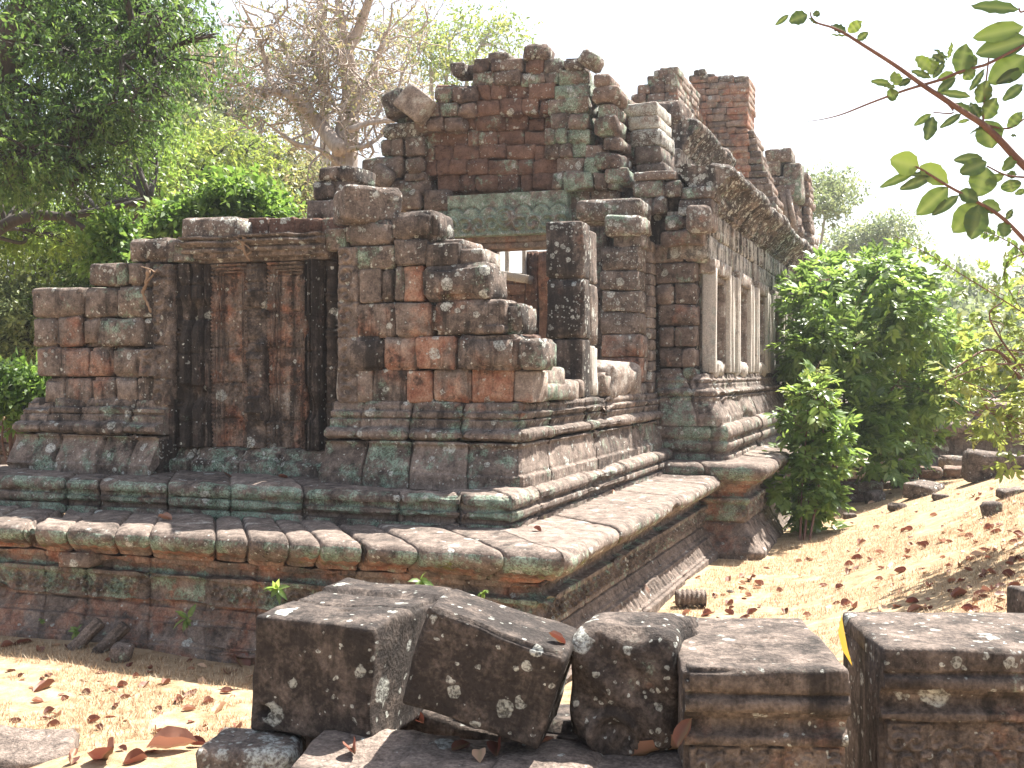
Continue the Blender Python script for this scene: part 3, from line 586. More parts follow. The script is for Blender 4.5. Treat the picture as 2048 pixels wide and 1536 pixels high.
pxblock(mb, 1206, 428, 1282, 470, 15.9, .7, 0, tone=(.4, .4, .7, .05), wear=(.3, 0, .1, .05), r=.05); pxblock(mb, 1150, 398, 1282, 440, 16.1, .7, 0, tone=(.35, .36, .5, .1), wear=(.35, 0, .05, .1), r=.06)
part(mb, "pier", label="square pier of lichen spotted blocks right of the pillar")
mb = MB()
a = PX(1064, 790, XW); 
stone(mb, (XW - .2, 11.75, 2.52), (.5, .95, .30), (0, 0, .03), .05, .02, (.6, .5, .1, .1), (.35, 0, .3, .2), post=lambda p: p)
stone(mb, (XW - .25, 11.85, 2.40), (.66, 1.1, .18), (0, 0, .02), .04, .015, (.5, .55, .1, .05), (.35, 0, .1, .1))
part(mb, "sill_block", label="moulded green sill block left of the pillar"); mb = MB(); stone(mb, (XW - .2, 15.0, 2.5), (.5, 1.5, .5), (0, .1, 0), .14, .03, (.8, .2, .2, .2), (.3, 0, .5, 0))
part(mb, "sill_block", label="worn rounded sill block right of the pillar")

# ---- gable wall with carved lintel and doorway
mb = MB(); YG = 17.4
LATW = (.30, .95, 0, 0)
def zone(u, v):
    if v < 170: return ((.4, .42, .26, .08), (.36, .25, .1, .1)) if u > 1000 else ((.3, .28, .25, .1), (.35, .5, 0, .1))
    if u > 1105 or u < 835: return ((.45, .48, .26, .06), (.32, .22, .12, .1))
    if v > 350: return ((.35, .30, .10, .05), (.32, .9, 0, .1))
    return ((.5, .16, .07, .10), LATW)
rows = [(120, 147, 952, 1051), (146, 173, 950, 1178), (172, 203, 870, 1182), (202, 233, 845, 1182), (232, 261, 808, 1182), (260, 291, 845, 1183), (290, 320, 845, 1210), (319, 349, 845, 1200), (348, 381, 872, 1245)]
for v0, v1, a, b_ in rows:
    us = splits(a, b_, 40, .5)
    for p, q in zip(us[:-1], us[1:]):
        t, w = zone((p + q) / 2, (v0 + v1) / 2); dy = rt(-.06, .06) - (.18 if (p + q) / 2 > 1105 and v0 > 225 else 0) - (.12 if v0 < 230 and p > 940 else 0)
        pxblock(mb, p, v0, q, v1 + rt(-1, 1), YG, .6, dy, r=.03, amp=.03, tone=jit(t, .2), wear=w, rotj=.035, gap=-.004)
    slab(mb, (xat(a + 14, v1, YG + .2), YG + .2, zat(v1, 1000, YG + .2)), (xat(b_ - 14, v1, YG + .2), YG + .8, zat(v0 + 2, 1000, YG + .2)), DK, (.5, .8, 0, 0), r=.02)
# separate right buttress edge of the gable
for v0, v1, u0, u1 in ((148, 174, 1184, 1219), (172, 204, 1184, 1237), (204, 234, 1192, 1230), (233, 272, 1190, 1232), (271, 297, 1202, 1238), (302, 336, 1188, 1240), (335, 365, 1205, 1256)):
    pxblock(mb, u0, v0, u1, v1, YG - .25, .7, rt(-.05, .05), r=.06, amp=.03, tone=jit((.4, .42, .32, .08)), wear=(.36, .3, .1, .12), rotj=.05)
slab(mb, (xat(1150, 300, YG), YG + .3, zat(392, 1200, YG)), (xat(1226, 300, YG), YG + .8, zat(212, 1200, YG)), DK, WD, r=.03); slab(mb, (xat(1180, 360, YG), YG + .3, zat(430, 1200, YG)), (xat(1262, 360, YG), YG + 1.2, zat(335, 1200, YG)), DK, WD, r=.03)
for v0, v1, u0, u1, t in ((276, 313, 758, 781, (.45, .35, .25, .1)), (276, 313, 780, 802, (.45, .35, .25, .1)), (274, 313, 808, 850, (.35, .3, .3, .2)), (313, 354, 724, 803, (.55, .32, .15, .15)), (313, 346, 809, 846, (.4, .2, .3, .2)), (344, 362, 806, 850, (.4, .3, .1, .1)), (358, 396, 763, 850, (.4, .38, .2, .1)), (381, 420, 752, 838, (.45, .36, .16, .2)), (396, 430, 700, 770, DK), (340, 400, 705, 765, (.4, .2, .2, .1)), (419, 470, 800, 896, DKG), (376, 425, 846, 896, (.3, .2, .1, .15)), (440, 500, 868, 925, DK)):
    pxblock(mb, u0, v0, u1, v1, YG - .12, .8, rt(-.06, .06), r=.06, amp=.024, tone=t, wear=(.32, .25, 0, .08), rotj=.03)
for v0, v1, us in ((172, 204, (870, 903, 952)), (205, 234, (845, 880, 914, 951)), (232, 262, (826, 853, 886, 930))):
    pxrow(mb, v0, v1, us, YG - .2, .7, (.42, .38, .22, .08), (.26, .4, 0, .1), r=.05, amp=.022)
pxrow(mb, 376, 440, (1135, 1180, 1235), YG, .7, (.5, .42, .3, .12), (.3, .1, .05, .1)); pxrow(mb, 600, 800, (1130, 1170, 1220), YG + .1, .7, DK, WB); pxrow(mb, 440, 600, (1130, 1170, 1210), YG + .1, .7, DKG, WB)
for v0, v1, u0, u1 in ((196, 226, 1228, 1262), (226, 258, 1226, 1268), (258, 292, 1230, 1272), (292, 330, 1232, 1276), (330, 372, 1240, 1290), (372, 410, 1236, 1300)):
    pxrow(mb, v0, v1, splits(u0, u1, 24, .4), YG + 1.3, .8, (.4, .3, .25, .12), (.36, .6, 0, .1), r=.04, amp=.03, rotj=.05)
part(mb, "gable_wall", label="tall crumbling gable wall of red brown laterite blocks")
mb = MB(); x0, x1 = xat(894, 424, 17.2), xat(1136, 424, 17.2); z0_, z1_ = zat(472, 1010, 17.2), zat(384, 1010, 17.2)
def lintel_f(x, z):
    w, h = x1 - x0, z1_ - z0_; q = z / h; u = x / w
    lobe = .50 + .16 * np.abs(np.sin(u * math.pi * 7)) ** .6
    per = w / 9; uu = (x / per - np.floor(x / per) - .5) * per; r = np.hypot(uu, z - h * .26); th = np.arctan2(z - h * .26, uu * np.sign(u - .5))
    band = (q < lobe) * (.022 + .018 * np.sin(55 * r + th) * (r < per * .6))
    cd = np.hypot((u - .5) * w, z - h * .42); fig = (cd < .2) * (.045 * np.sqrt(np.clip(1 - (cd / .2) ** 2, 0, 1)) + .012 * np.cos(cd * 90))
    return np.maximum(band, fig) - .012 * ((q > lobe) & (q < lobe + .05))
relief(mb, x0, x1, z0_, z1_, 17.2, lintel_f, res=.013, tone=(.7, .72, .14, .18), wear=(.22, 0, .1, .1), seed=33, back=.5, jz=9)
part(mb, "lintel", label="green lichened lintel carved with scrolls and a small central figure")
DW_ = empty("doorway", (0, 0, 0), None, None); DW_.parent = T_; DW_.matrix_parent_inverse = Matrix.Translation((5, -14, 0))
YF = 17.32; OR = (.75, .05, .02, .5); OW = (.12, 0, .05, 0)
m = MB(); za, zb_ = zat(491, 1010, YF), zat(472, 1010, YF)
slab(m, (xat(921, 480, YF), YF, za + .06), (xat(1140, 480, YF), YF + .55, zb_ + .03), OR, OW, r=.015, amp=.006); slab(m, (xat(950, 480, YF), YF + .06, za - .04), (xat(1140, 480, YF), YF + .5, za + .06), OR, OW, r=.012, amp=.005); part(m, "door_beam", DW_)
for u0, u1 in ((921, 964), (1098, 1140)):
    m = MB(); slab(m, (xat(u0, 480, YF), YF + .02, 2.3), (xat(u1, 480, YF), YF + .55, za + .055), OR, OW, r=.02, amp=.006); slab(m, (xat(u1, 480, YF) - .02, YF + .1, 2.3), (xat(u1, 480, YF) + .1, YF + .45, za - .04), OR, OW, r=.02, amp=.006) if u0 < 1000 else None; part(m, "door_jamb", DW_)
# room seen through the doorway
mb = MB(); YI = 21.5
for r_ in range(9):
    v1 = 700 - r_ * 22
    pxrow(mb, v1 - 22, v1, splits(960, 1050 if v1 > 556 else 0, 34) if v1 > 556 else [1052, 1075], YI, .5, (.5, .1, .1, .3), (.35, .9, 0, 0))
pxrow(mb, 500, 700, (1050, 1075, 1110, 1150), YI - .4, .4, (.4, .1, .1, .3), (.4, .9, 0, 0))
part(mb, "inner_wall", label="laterite inner wall seen through the doorway")
WI = empty("inner_window", (0, 0, 0), None, None); WI.parent = T_; WI.matrix_parent_inverse = Matrix.Translation((5, -14, 0))
PALE = (.9, .05, .05, .05); PLW = (0, 0, .9, 0)
m = MB(); a, b_ = PY(978, 546, YI - .5), PY(1062, 560, YI - .5); c_ = (a + b_) / 2; stone(m, c_, (np.linalg.norm(b_ - a), .3, .16), (0, math.atan2(a[2] - b_[2], b_[0] - a[0]), 0), .015, .004, PALE, PLW); part(m, "window_beam", WI)
for u in (996, 1014, 1048):
    m = MB(); x = xat(u, 530, YI - .45); slab(m, (x - .035, YI - .48, zat(556, u, YI - .45)), (x + .035, YI - .38, zat(500, u, YI - .45)), PALE, PLW, r=.01, amp=.004); part(m, "window_bar", WI)

# ---- hall: front return, side wall with six windows, cornices
mb = MB(); YH = 17.0
HB = [(525, 567, (1308, 1392), (.5, .48, .15, .2)), (567, 610, (1311, 1347, 1392), (.45, .2, .2, .25)), (610, 651, (1314, 1392), BRO), (651, 694, (1316, 1347, 1391), (.5, .12, .15, .3)), (694, 736, (1318, 1365, 1391), (.5, .1, .15, .3)), (736, 764, (1320, 1362, 1391), (.45, .36, .2, .1)), (487, 525, (1305, 1370, 1408), (.5, .44, .25, .15)), (458, 490, (1320, 1408), (.5, .42, .1, .3)), (421, 459, (1376, 1424), (.5, .3, .4, .3)), (430, 459, (1330, 1372), (.4, .3, .2, .3)), (397, 431, (1357, 1424), (.3, .25, .35, .15)), (370, 398, (1361, 1428), (.3, .3, .3, .15)), (392, 428, (1252, 1304, 1330), (.4, .3, .25, .2)), (360, 392, (1264, 1329, 1362), (.4, .3, .4, .15)), (343, 361, (1266, 1350), (.4, .3, .3, .15))]
for v0, v1, us, t in HB:
    pxrow(mb, v0, v1, us, YH - (.15 if v0 < 470 else 0), .6, t, (.3, .15, .08, .08), r=.04, amp=.018)
slab(mb, (-4.3, YH + .15, 2.5), (-3.3, YH + .6, 5.0), DK, WD, r=.02)
slab(mb, (-4.1, YH + .2, 4.9), (-3.5, YH + .9, 5.6), DK, WD, r=.02)
for (a, b_, v0, v1, t) in ((1256, 1318, 231, 259, (.9, .2, .9, .05)), (1245, 1316, 203, 232, (.9, .2, .95, .05)), (1260, 1323, 257, 292, (.3, .2, .85, .05)), (1266, 1323, 291, 327, (.35, .3, .1, .3)), (1270, 1330, 326, 345, DK)):
    pxblock(mb, a, v0, b_, v1, YH + 1.0, 1.0, 0, r=.04, amp=.016, tone=t, wear=(.35, 0, .5 if t[2] > .8 else 0, 0))
part(mb, "hall_end_wall", label="block stack at the near end of the long hall")
mb = MB(); XH = -3.12; WC = [18.0, 20.3, 22.6, 24.9, 27.2, 29.5, 31.8, 34.1]
GW = (.75, .22, .22, .06); GWW = (.56, 0, .72, .05)
edges = [17.36] + [w + s * .62 for w in WC for s in (-1, 1)] + [37]
for k in range(0, len(edges), 2):
    a, b_ = edges[k], edges[k + 1]; z = 2.58
    while z < 4.25:
        h = rt(.3, .42); slab(mb, (XH - .6, a, z), (XH, b_, min(4.3, z + h) - .004), jit(GW), GWW, r=.015, amp=.008); z += h
    n = max(1, int((b_ - a) / .26))
    for j in range(n):
        y = a + (b_ - a) * (j + .5) / n; slab(mb, (XH - .1, y - .07, 2.6), (XH + .05 + .03 * (j % 2), y + .07, 4.2), jit((.85, .15, .15, .03), .05), (.28, 0, .95, 0), r=.02, amp=.006)
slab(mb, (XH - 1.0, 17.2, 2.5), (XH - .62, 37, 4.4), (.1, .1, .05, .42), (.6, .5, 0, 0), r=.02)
y = 17.0
while y < 37:
    w_ = rt(.5, 1.1); slab(mb, (XH - .6, y, 4.3), (XH + rt(-.01, .02), y + w_ - .006, 4.66), jit(GW), GWW, r=.015, amp=.008); y += w_
y = 17.0
while y < 37:
    w_ = rt(.12, .3); slab(mb, (XH - .6, y, 4.66), (XH + rt(-.02, .04), y + w_ - .006, 5.02), jit((.8, .2, .2, .03)), GWW, r=.018, amp=.008); y += w_
part(mb, "hall_wall", label="long side wall of the hall with pale upright pilaster strips")
for w in WC[:7]:
    E = empty("window", (0, 0, 0), None, None); E.parent = T_; E.matrix_parent_inverse = Matrix.Translation((5, -14, 0))
    m = MB()
    for s in (-1, 1): slab(m, (XH - .12, w + s * .66 - .07, 2.6), (XH + .09, w + s * .66 + .07, 4.2), (.85, .15, .2, .03), (.25, 0, .95, 0), r=.02, amp=.006); slab(m, (XH - .3, w + s * .55 - .05, 2.6), (XH + .02, w + s * .55 + .05, 4.1), (.7, .2, .2, .1), (.35, 0, .4, 0), r=.015, amp=.006)
    slab(m, (XH - .3, w - .78, 4.1), (XH + .085, w + .78, 4.32), (.8, .25, .25, .03), (.38, 0, .5, 0), r=.02, amp=.008); slab(m, (XH - .3, w - .6, 4.0), (XH + .02, w + .6, 4.1), (.6, .2, .2, .1), (.45, 0, .3, 0), r=.015, amp=.006); part(m, "window_frame", E)
    m = MB(); stone(m, (XH - .25, w + rt(-.15, .1), 2.68), (.6, 1.15, .26), (0, .12, rt(-.1, .1)), .1, .03, (.85, .1, .3, .1), (.15, 0, .7, 0)); part(m, "sill", E)
    for yb in ((w + .2,) if w < 19 else (w - .2, w + .22) if w < 26 else (w + .1,)):
        m = MB(); zs = np.arange(2.72, 4.06, .012); q = (zs - 2.72) % .27; rad = .085 + .03 * np.exp(-((q - .05) / .02) ** 2) + .018 * np.exp(-((q - .11) / .012) ** 2) + .03 * np.exp(-((q - .2) / .018) ** 2)
        tube(m, [(XH - .22, yb, z) for z in zs], rad, 14, (.7, .12, .12, .26), (.25, 0, .3, 0)); part(m, "baluster", E)
def tone_corn(S, Z, D, seg, br): return TW(S.shape, br[:, 1:2] * .5 + .2, .26, .50, .05, .58, 0, .34, .25)
CORN = [(0, 5.0), (.02, 5.06), (.07, 5.08), (.07, 5.16), (.12, 5.18), (.2, 5.3), (.34, 5.40), (.42, 5.47), (.44, 5.56), (.40, 5.63), (.3, 5.68), (.1, 5.72), (-.5, 5.74)]
def orn_c(s, z, d): return (d > .05) * scal(s, z, .16, .045)
mb = MB(); moulding(mb, CORN, [(-4.2, 17.0), (XH, 17.0), (XH, 37)][1:], joint=.7, ds=.035, pst=.035, tone=tone_corn, orn=orn_c, gro=.09, wob=.05, chip=.14, seed=51)
part(mb, "cornice", label="drip stained cornice of ribbed petals above the hall windows")
mb = MB(); XU = -4.35
y = 21.0
while y < 25.2:
    for z in (5.6, 6.0, 6.35): slab(mb, (XU - .6, y, z), (XU + rt(-.02, .03), y + .5, z + .39), jit(GW), GWW, r=.02, amp=.01)
    y += .51
moulding(mb, [(d * .8, z + 1.65) for d, z in CORN[:11]] + [(-.6, 7.38)], [(XU, 21.2), (XU, 25.4)], joint=.7, ds=.045, pst=.04, tone=tone_corn, orn=orn_c, gro=.09, wob=.05, chip=.12, seed=53)
for k in range(4):
    stone(mb, (XU - .5 + rt(-.1, .2), 21.6 + k * 1.0, 7.42 + rt(-.1, .15)), (.9, .9, .4), (rt(-.1, .1), rt(-.1, .1), rt(-.2, .2)), .06, .03, jit((.3, .3, .4, .1)), (.45, .2, .05, .1))
part(mb, "upper_tier", label="second tier with its own broken cornice")
# ---- far tower stumps and rubble courses
mb = MB()
def tower(rows, Y, w, t, wr, th=1.2, **k):
    for v0, v1, a, b_ in rows: pxrow(mb, v0, v1, splits(a, b_, w, .4), Y, th, t, wr, gap=.0, rotj=.012, **k)
SAND = (.7, .16, .10, .62); SW = (.30, .1, .05, .05)
def rws(v0, v1, n, l0, l1, r0, r1): return [(v0 + (v1 - v0) * k / n, v0 + (v1 - v0) * (k + 1) / n, l0 + (l1 - l0) * k / n + rt(-2, 2), r0 + (r1 - r0) * k / n + rt(-3, 3)) for k in range(n)]
tower(rws(152, 420, 21, 1381, 1384, 1495, 1500), 28.0, 30, SAND, SW, amp=.012, r=.02)
tower([(138, 152, 1386, 1410), (148, 162, 1376, 1430), (150, 165, 1432, 1492)], 28.0, 26, (.4, .3, .3, .15), W0, r=.05)
tower(rws(262, 420, 12, 1494, 1494, 1508, 1560), 28.1, 26, (.5, .25, .2, .3), SW, r=.03)
tower([(132, 150, 1318, 1352), (138, 160, 1306, 1330), (150, 170, 1294, 1332), (168, 188, 1274, 1330), (186, 206, 1262, 1330)], 25.0, 26, (.4, .3, .2, .2), (.3, .4, 0, .1), r=.05)
tower(rws(150, 200, 3, 1328, 1328, 1352, 1353) + rws(200, 270, 4, 1300, 1300, 1350, 1353), 25.0, 26, (.45, .3, .3, .15), (.3, .1, .1, 0))
for k in range(9):
    z0_ = zat(262 - k * 14.3, 1352, 25.0); yy = 25.0
    while yy < 27.4: w_ = rt(.5, .9); slab(mb, (xat(1346, 200, 25) - .1, yy, z0_), (xat(1354, 200, 25) + rt(-.02, .03), yy + w_, z0_ + .17), jit((.6, .35, .15, .4)), (.2, .1, .2, .1), r=.02, amp=.01); yy += w_
part(mb, "tower", label="orange brown remains of the central tower")
mb = MB()
tower([(296, 324, 1530, 1582), (322, 352, 1512, 1560), (324, 400, 1566, 1602)], 30.0, 34, (.35, .4, .45, .1), (.4, .1, 0, .1), r=.05, amp=.03)
tower(rws(350, 470, 6, 1500, 1545, 1584, 1606), 30.0, 32, (.35, .3, .4, .15), (.4, .2, 0, .05), r=.05, amp=.03)
tower(rws(345, 480, 8, 1592, 1592, 1616, 1624), 31.0, 22, (.5, .2, .2, .34), SW, r=.05, amp=.03)
tower(rws(470, 540, 4, 1560, 1570, 1628, 1640), 31.0, 26, (.45, .25, .2, .25), SW, r=.05, amp=.04)
tower(rws(540, 760, 8, 1600, 1600, 1642, 1644), 31.2, 26, (.45, .25, .2, .25), SW, r=.05, amp=.04)
for u0, v0, u1, v1 in ((1574, 380, 1590, 462), (1566, 385, 1574, 450)):
    p, q = PY(u0, v0, 29.8), PY(u1, v1, 29.8); tube(mb, [p, q], .08, 4, (.8, .1, .1, .2), (.2, 0, .3, 0))
part(mb, "far_wing", label="crumbling far wing with leaning stone posts")
# ================================================================== LOOSE STONES
def block(name, c, size, rz, label, tone, wear, group=None, tilt=(0, 0), cat="stone block", **k):
    mb = MB(); stone(mb, (0, 0, 0), size, tone=tone, wear=wear, **k)
    o = mb.build(name, STONE); o.location = c; o.rotation_euler = (tilt[0], tilt[1], rz); return kids_props(o, label, cat, group)
def pxloose(u0, v0, u1, v1, Y, dep, label, tone, wear=W0, rz=0, tilt=(0, 0), name="stone_block", **k):
    vm, um = (v0 + v1) / 2, (u0 + u1) / 2; x0, x1 = xat(u0, vm, Y), xat(u1, vm, Y); z1, z0 = zat(v0, um, Y), zat(v1, um, Y)
    return block(name, ((x0 + x1) / 2, Y + dep / 2, (z0 + z1) / 2), (x1 - x0, dep, z1 - z0), rz, label, tone, wear, group="loose blocks on the temple walls", tilt=tilt, **k)
GREYW = (.35, .25, .5, .06)
pxloose(359, 434, 476, 480, 10.85, .5, "long grey block with white lichen lying on top of the false door wall", (.4, .2, .6, .15), r=.045, amp=.02)
def bigblock():
    p, q = PY(668, 410, 10.7), PY(725, 410, 10.7)
    mb = MB(); z0, z1 = zat(446, 690, 10.7), zat(372, 690, 10.7)
    stone(mb, (0, 0, 0), (.62, .62, z1 - z0), (0, .05, R(40)), .05, .018, (.35, .14, .3, .2), (.35, 0, 0, 0), nmax=16, step=.05)
    o = mb.build("stone_block", STONE); o.location = ((p[0] + q[0]) / 2 + .06, 11.02, (z0 + z1) / 2); kids_props(o, "large dark block turned on its corner at the left end of the stepped wall", "stone block", "loose blocks on the temple walls")
bigblock()
YG2 = 17.25
pxloose(764, 245, 838, 277, YG2, .7, "dark block capped with white lichen on the gable's left shoulder", (.25, .15, .75, .05), (.5, 0, .2, 0), r=.06, amp=.02)
c = PY(836, 212, 17.15); block("stone_block", c, (.52, .62, .46), R(8), "pale pink block balanced on edge on the gable's left slope", (.95, .08, .02, .25), (.05, 0, .5, 0), "loose blocks on the temple walls", tilt=(0, R(40)), r=.03, amp=.012)
c = PY(802, 212, 17.45); block("stone_block", c, (.42, .6, .44), 0, "dark flat block leaning behind the pale tilted block", (.2, .4, .2, .05), W0, "loose blocks on the temple walls", tilt=(0, R(-20)), r=.05)
c = PY(765, 352, 17.1); block("stone_block", c, (.36, .4, .3), R(20), "small split block tipped over beside the wall top", (.6, .25, .1, .15), W0, "loose blocks on the temple walls", tilt=(.2, R(35)), r=.04)
pxloose(899, 122, 927, 149, YG2, .5, "small dark cube standing alone on the gable's left edge", (.25, .15, .25, .15), r=.04)
pxloose(926, 128, 953, 149, YG2 + .2, .5, "low dark block beside the lone cube on the gable", (.2, .2, .05, .1), r=.04)
pxloose(974, 103, 1015, 124, YG2, .5, "weathered flat block lying on the left of the gable crest", (.4, .35, .25, .05), r=.08)
def urn():
    a = PY(1071, 104, YG2); 
    mb = MB(); stone(mb, (0, .15, 0), (.46, .44, .235), (0, R(4), .2), .1, .03, (.3, .32, .3, .08), (.4, .3, 0, .1)); o = mb.build("stone_block", STONE); o.location = a; kids_props(o, "overhanging rounded cap stone on the very top of the gable", "stone block", "loose blocks on the temple walls")
    a = PY(1068, 131, YG2); mb = MB(); stone(mb, (0, .15, 0), (.29, .36, .27), (0, 0, 0), .12, .03, (.5, .22, .05, .3), (.25, .9, 0, .2)); o = mb.build("stone_block", STONE); o.location = a; kids_props(o, "rounded reddish laterite stone carrying the cap stone of the gable", "stone block", "loose blocks on the temple walls")
urn()
pxloose(1087, 115, 1123, 146, YG2, .5, "grey block with a pale lichen side next to the cap stone", (.3, .42, .4, .05), r=.05)
pxloose(1126, 115, 1165, 139, YG2, .5, "square grey block on the right of the gable crest", GREYW, r=.05)
c = PY(1183, 123, YG2); block("stone_block", c, (.30, .45, .25), 0, "lichen grey block tilted on its corner near the gable's right edge", (.55, .45, .45, .03), W0, "loose blocks on the temple walls", tilt=(0, R(35)), r=.05)
c = PY(1398, 440, 16.7); block("stone_block", c, (.36, .4, .4), R(3), "rounded cube with pink and white lichen in a gap of the hall end", (.5, .2, .45, .35), W0, "loose blocks on the temple walls", r=.08) 
block('stone_block', PT(1463, 385, 19.4), (.5, .55, .30), R(4), 'block with a large white lichen face standing on the hall cornice', (.25, .15, 1.0, .03), (.6, 0, .1, 0), 'loose blocks on the temple walls', r=.04)
pxloose(1398, 137, 1410, 150, 27.9, .3, "small knob of stone on top of the far tower", (.3, .3, .4, .1), r=.05)

# ---- foreground row of carved blocks
FG = "carved blocks lined up in the foreground"
FT = (.30, .14, .08, .18); FW = (.46, 0, .10, 0)
def mk(name, c, rz, label, mb, tilt=(0, 0), cat="stone block", group=FG):
    o = mb.build(name, STONE); o.location = c; o.rotation_euler = (tilt[0], tilt[1], rz); return kids_props(o, label, cat, group)
def hole(p, c, ax, rad, dep, sq=(1, 1)):
    """press a dowel hole into the face facing axis ax (sign)"""
    a = abs(ax) - 1; o = [k for k in range(3) if k != a]; d = np.hypot((p[:, o[0]] - c[0]) / sq[0], (p[:, o[1]] - c[1]) / sq[1])
    m = np.clip(1 - (d / rad) ** 4, 0, 1) * (np.sign(ax) * p[:, a] > c[2]); p[:, a] -= np.sign(ax) * dep * m; return p
def post1(p):
    up = p[:, 2] > .2
    for yy, wd in ((-.06, .010), (.17, .012)): p[:, 2] -= up * .022 * np.exp(-((p[:, 1] - yy - .05 * p[:, 0]) / wd) ** 2)
    p[:, 2] += up * .018 * (p[:, 1] > .17) - up * .02 * (p[:, 1] < -.06) * 0
    hole(p, (.05, -.2, .2), 3, .035, .03, (1.3, .7)); hole(p, (-.12, -.1, .2), 3, .03, .025, (1.3, .6)); hole(p, (-.225, -.155, .3), -2, .026, .06)
    return p
mb = MB(); stone(mb, (0, 0, 0), (.58, .80, .50), r=.02, amp=.012, tone=(-.15, .12, .12, .2), wear=(.46, 0, .04, 0), nmax=44, step=.016, post=post1, chip=.5)
mk("stone_block", (-2.385, 4.55, 1.335), R(-1), "big square block with a round hole in its face, grooves across its top", mb, tilt=(0, R(1.5)))
mb = MB(); stone(mb, (0, 0, 0), (.58, .42, .40), r=.02, amp=.014, tone=(-.2, .10, .16, .12), wear=(.48, 0, .03, 0), nmax=36, step=.016, chip=.8)
mk("stone_block", (-1.665, 4.36, 1.415), R(8), "dark block tilted down to the right between its upright neighbours", mb, tilt=(R(0), R(15)))
def post3(p):
    f = p[:, 1] < -.15; q = p[:, 0] * .62 + p[:, 2] * .78
    o = np.zeros(len(p)); o += .022 * np.sin(np.clip((q + .06) * 34, -9, 4)) * (q < .12); d = np.hypot(p[:, 0] + .03, p[:, 2] + .17); o += (d < .11) * (.03 * np.cos(d * 70) + .02)
    p[:, 1] -= f * o * .8; k = sstep(.0, .3, p[:, 1]) * sstep(-.05, .26, p[:, 2]); p[:, 2] -= .05 * k; p[:, 0] += .12 * sstep(-.1, .3, p[:, 1]) * sstep(-.2, .1, p[:, 0]); return p
mb = MB(); stone(mb, (0, 0, 0), (.43, .58, .52), r=.075, amp=.016, tone=(-.05, .25, .24, .2), wear=(.45, 0, .05, .06), nmax=40, step=.016, post=post3, chip=.7)
mk("stone_block", (-1.155, 4.66, 1.335), R(4), "round shouldered block with a worn scroll carving and pale lichen discs", mb)
def carved(w, dp, ht, seed, post=None, tone=FT):
    m = MB(); t = .0
    top = ht / 2
    stone(m, (0, .01, top - .05), (w, dp, .10), r=.032, amp=.008, tone=tone, wear=FW, nmax=40, step=.02, post=post, chip=.7)
    zb = -top - .0; hw = w / 2; y0 = -dp / 2 + .06
    pf = [(-.025, zb), (-.025, top - .305), (.02, top - .30), (.028, top - .285), (.028, top - .262), (.005, top - .25), (-.012, top - .235), (-.012, top - .205), (.012, top - .19), (.012, top - .178), (.045, top - .172), (.06, top - .155), (.062, top - .13), (.05, top - .112), (.028, top - .104), (.028, top - .096), (.05, top - .09), (.045, top - .05), (-.1, top - .04)]
    moulding(m, pf, [(-hw + .004, y0), (hw - .004, y0)], joint=9, ds=.03, pst=.008, soft=1, gro=0, wob=0, chip=.03, fb=.006, seed=seed + 60,
        tone=lambda S, Z, D, sg, br: TW(S.shape, tone[0], .2, .16, np.where(Z < top - .2, .36, .26), FW[0], 0, .08, .05))
    stone(m, (0, .06, -.03), (w - .004, dp - .13, ht - .09), r=.015, amp=.004, tone=tone, wear=FW)
    z1 = top - .31; z0 = top - ht + .02; per = .165
    def f(x, z):
        u = (x / per - np.floor(x / per) - .5) * per; H = z1 - z0; q = H - z
        r1 = np.hypot(u, (q - .165) * .8); o = (r1 < .036) * .016 + (np.abs(r1 - .03) < .006) * .006
        th = np.arctan2(q - .07, np.abs(u) - .035); r2 = np.hypot(np.abs(u) - .035, q - .07); o = np.maximum(o, (r2 < .045) * (.012 + .006 * np.sin(180 * r2 + th)))
        e = np.abs(np.abs(u) - per / 2); o = np.maximum(o, (e < .028) * (.012 + .006 * np.sign(np.sin(q * 110)) * (q > .1)))
        return o
    relief(m, -w / 2 + .02, w / 2 - .02, z0, z1, -dp / 2 + .078, f, res=.0065, tone=(.55, .18, .12, .30), wear=FW, seed=seed, back=.05, jz=9)
    return m
def postA(p):
    for c in ((-.15, .25), (.08, .02), (-.05, -.12)): hole(p, (c[0], c[1], .01), 3, .024, .03, (1.4, .6))
    p[:, 2] -= .012 * (p[:, 2] > .0) * np.exp(-((p[:, 1] + .33) / .012) ** 2); return p
mk("stone_block", (-.69, 4.72, 1.11), R(17), "block with a moulded edge and a band of hanging pendants, nearest the middle", carved(.61, .90, .80, 3, postA))
def postB(p):
    hole(p, (-.3, .33, .01), 3, .022, .03, (1.6, .6)); hole(p, (.02, -.18, .01), 3, .03, .012, (2.6, .5)); return p
mk("stone_block", (.10, 5.22, 1.11), R(17), "widest moulded block with a zigzag edge at the right of the row", carved(.78, .72, .80, 6, postB, (.28, .16, .22, .1)))
block("stone_slab", (.42, 5.95, 1.03), (.9, .3, .80), R(-22), "dark slab lying behind the widest moulded block", (.2, .1, .1, .05), (.5, 0, 0, 0), tilt=(0, R(-5)), cat="stone slab")
p = PT(2072, 1225, 6.6); p[2] -= .22; block("stone_slab", p, (.2, .3, .70), R(30), "black upright stone cut off by the right edge", (.1, .1, .1, .0), (.6, 0, 0, 0), cat="stone slab")
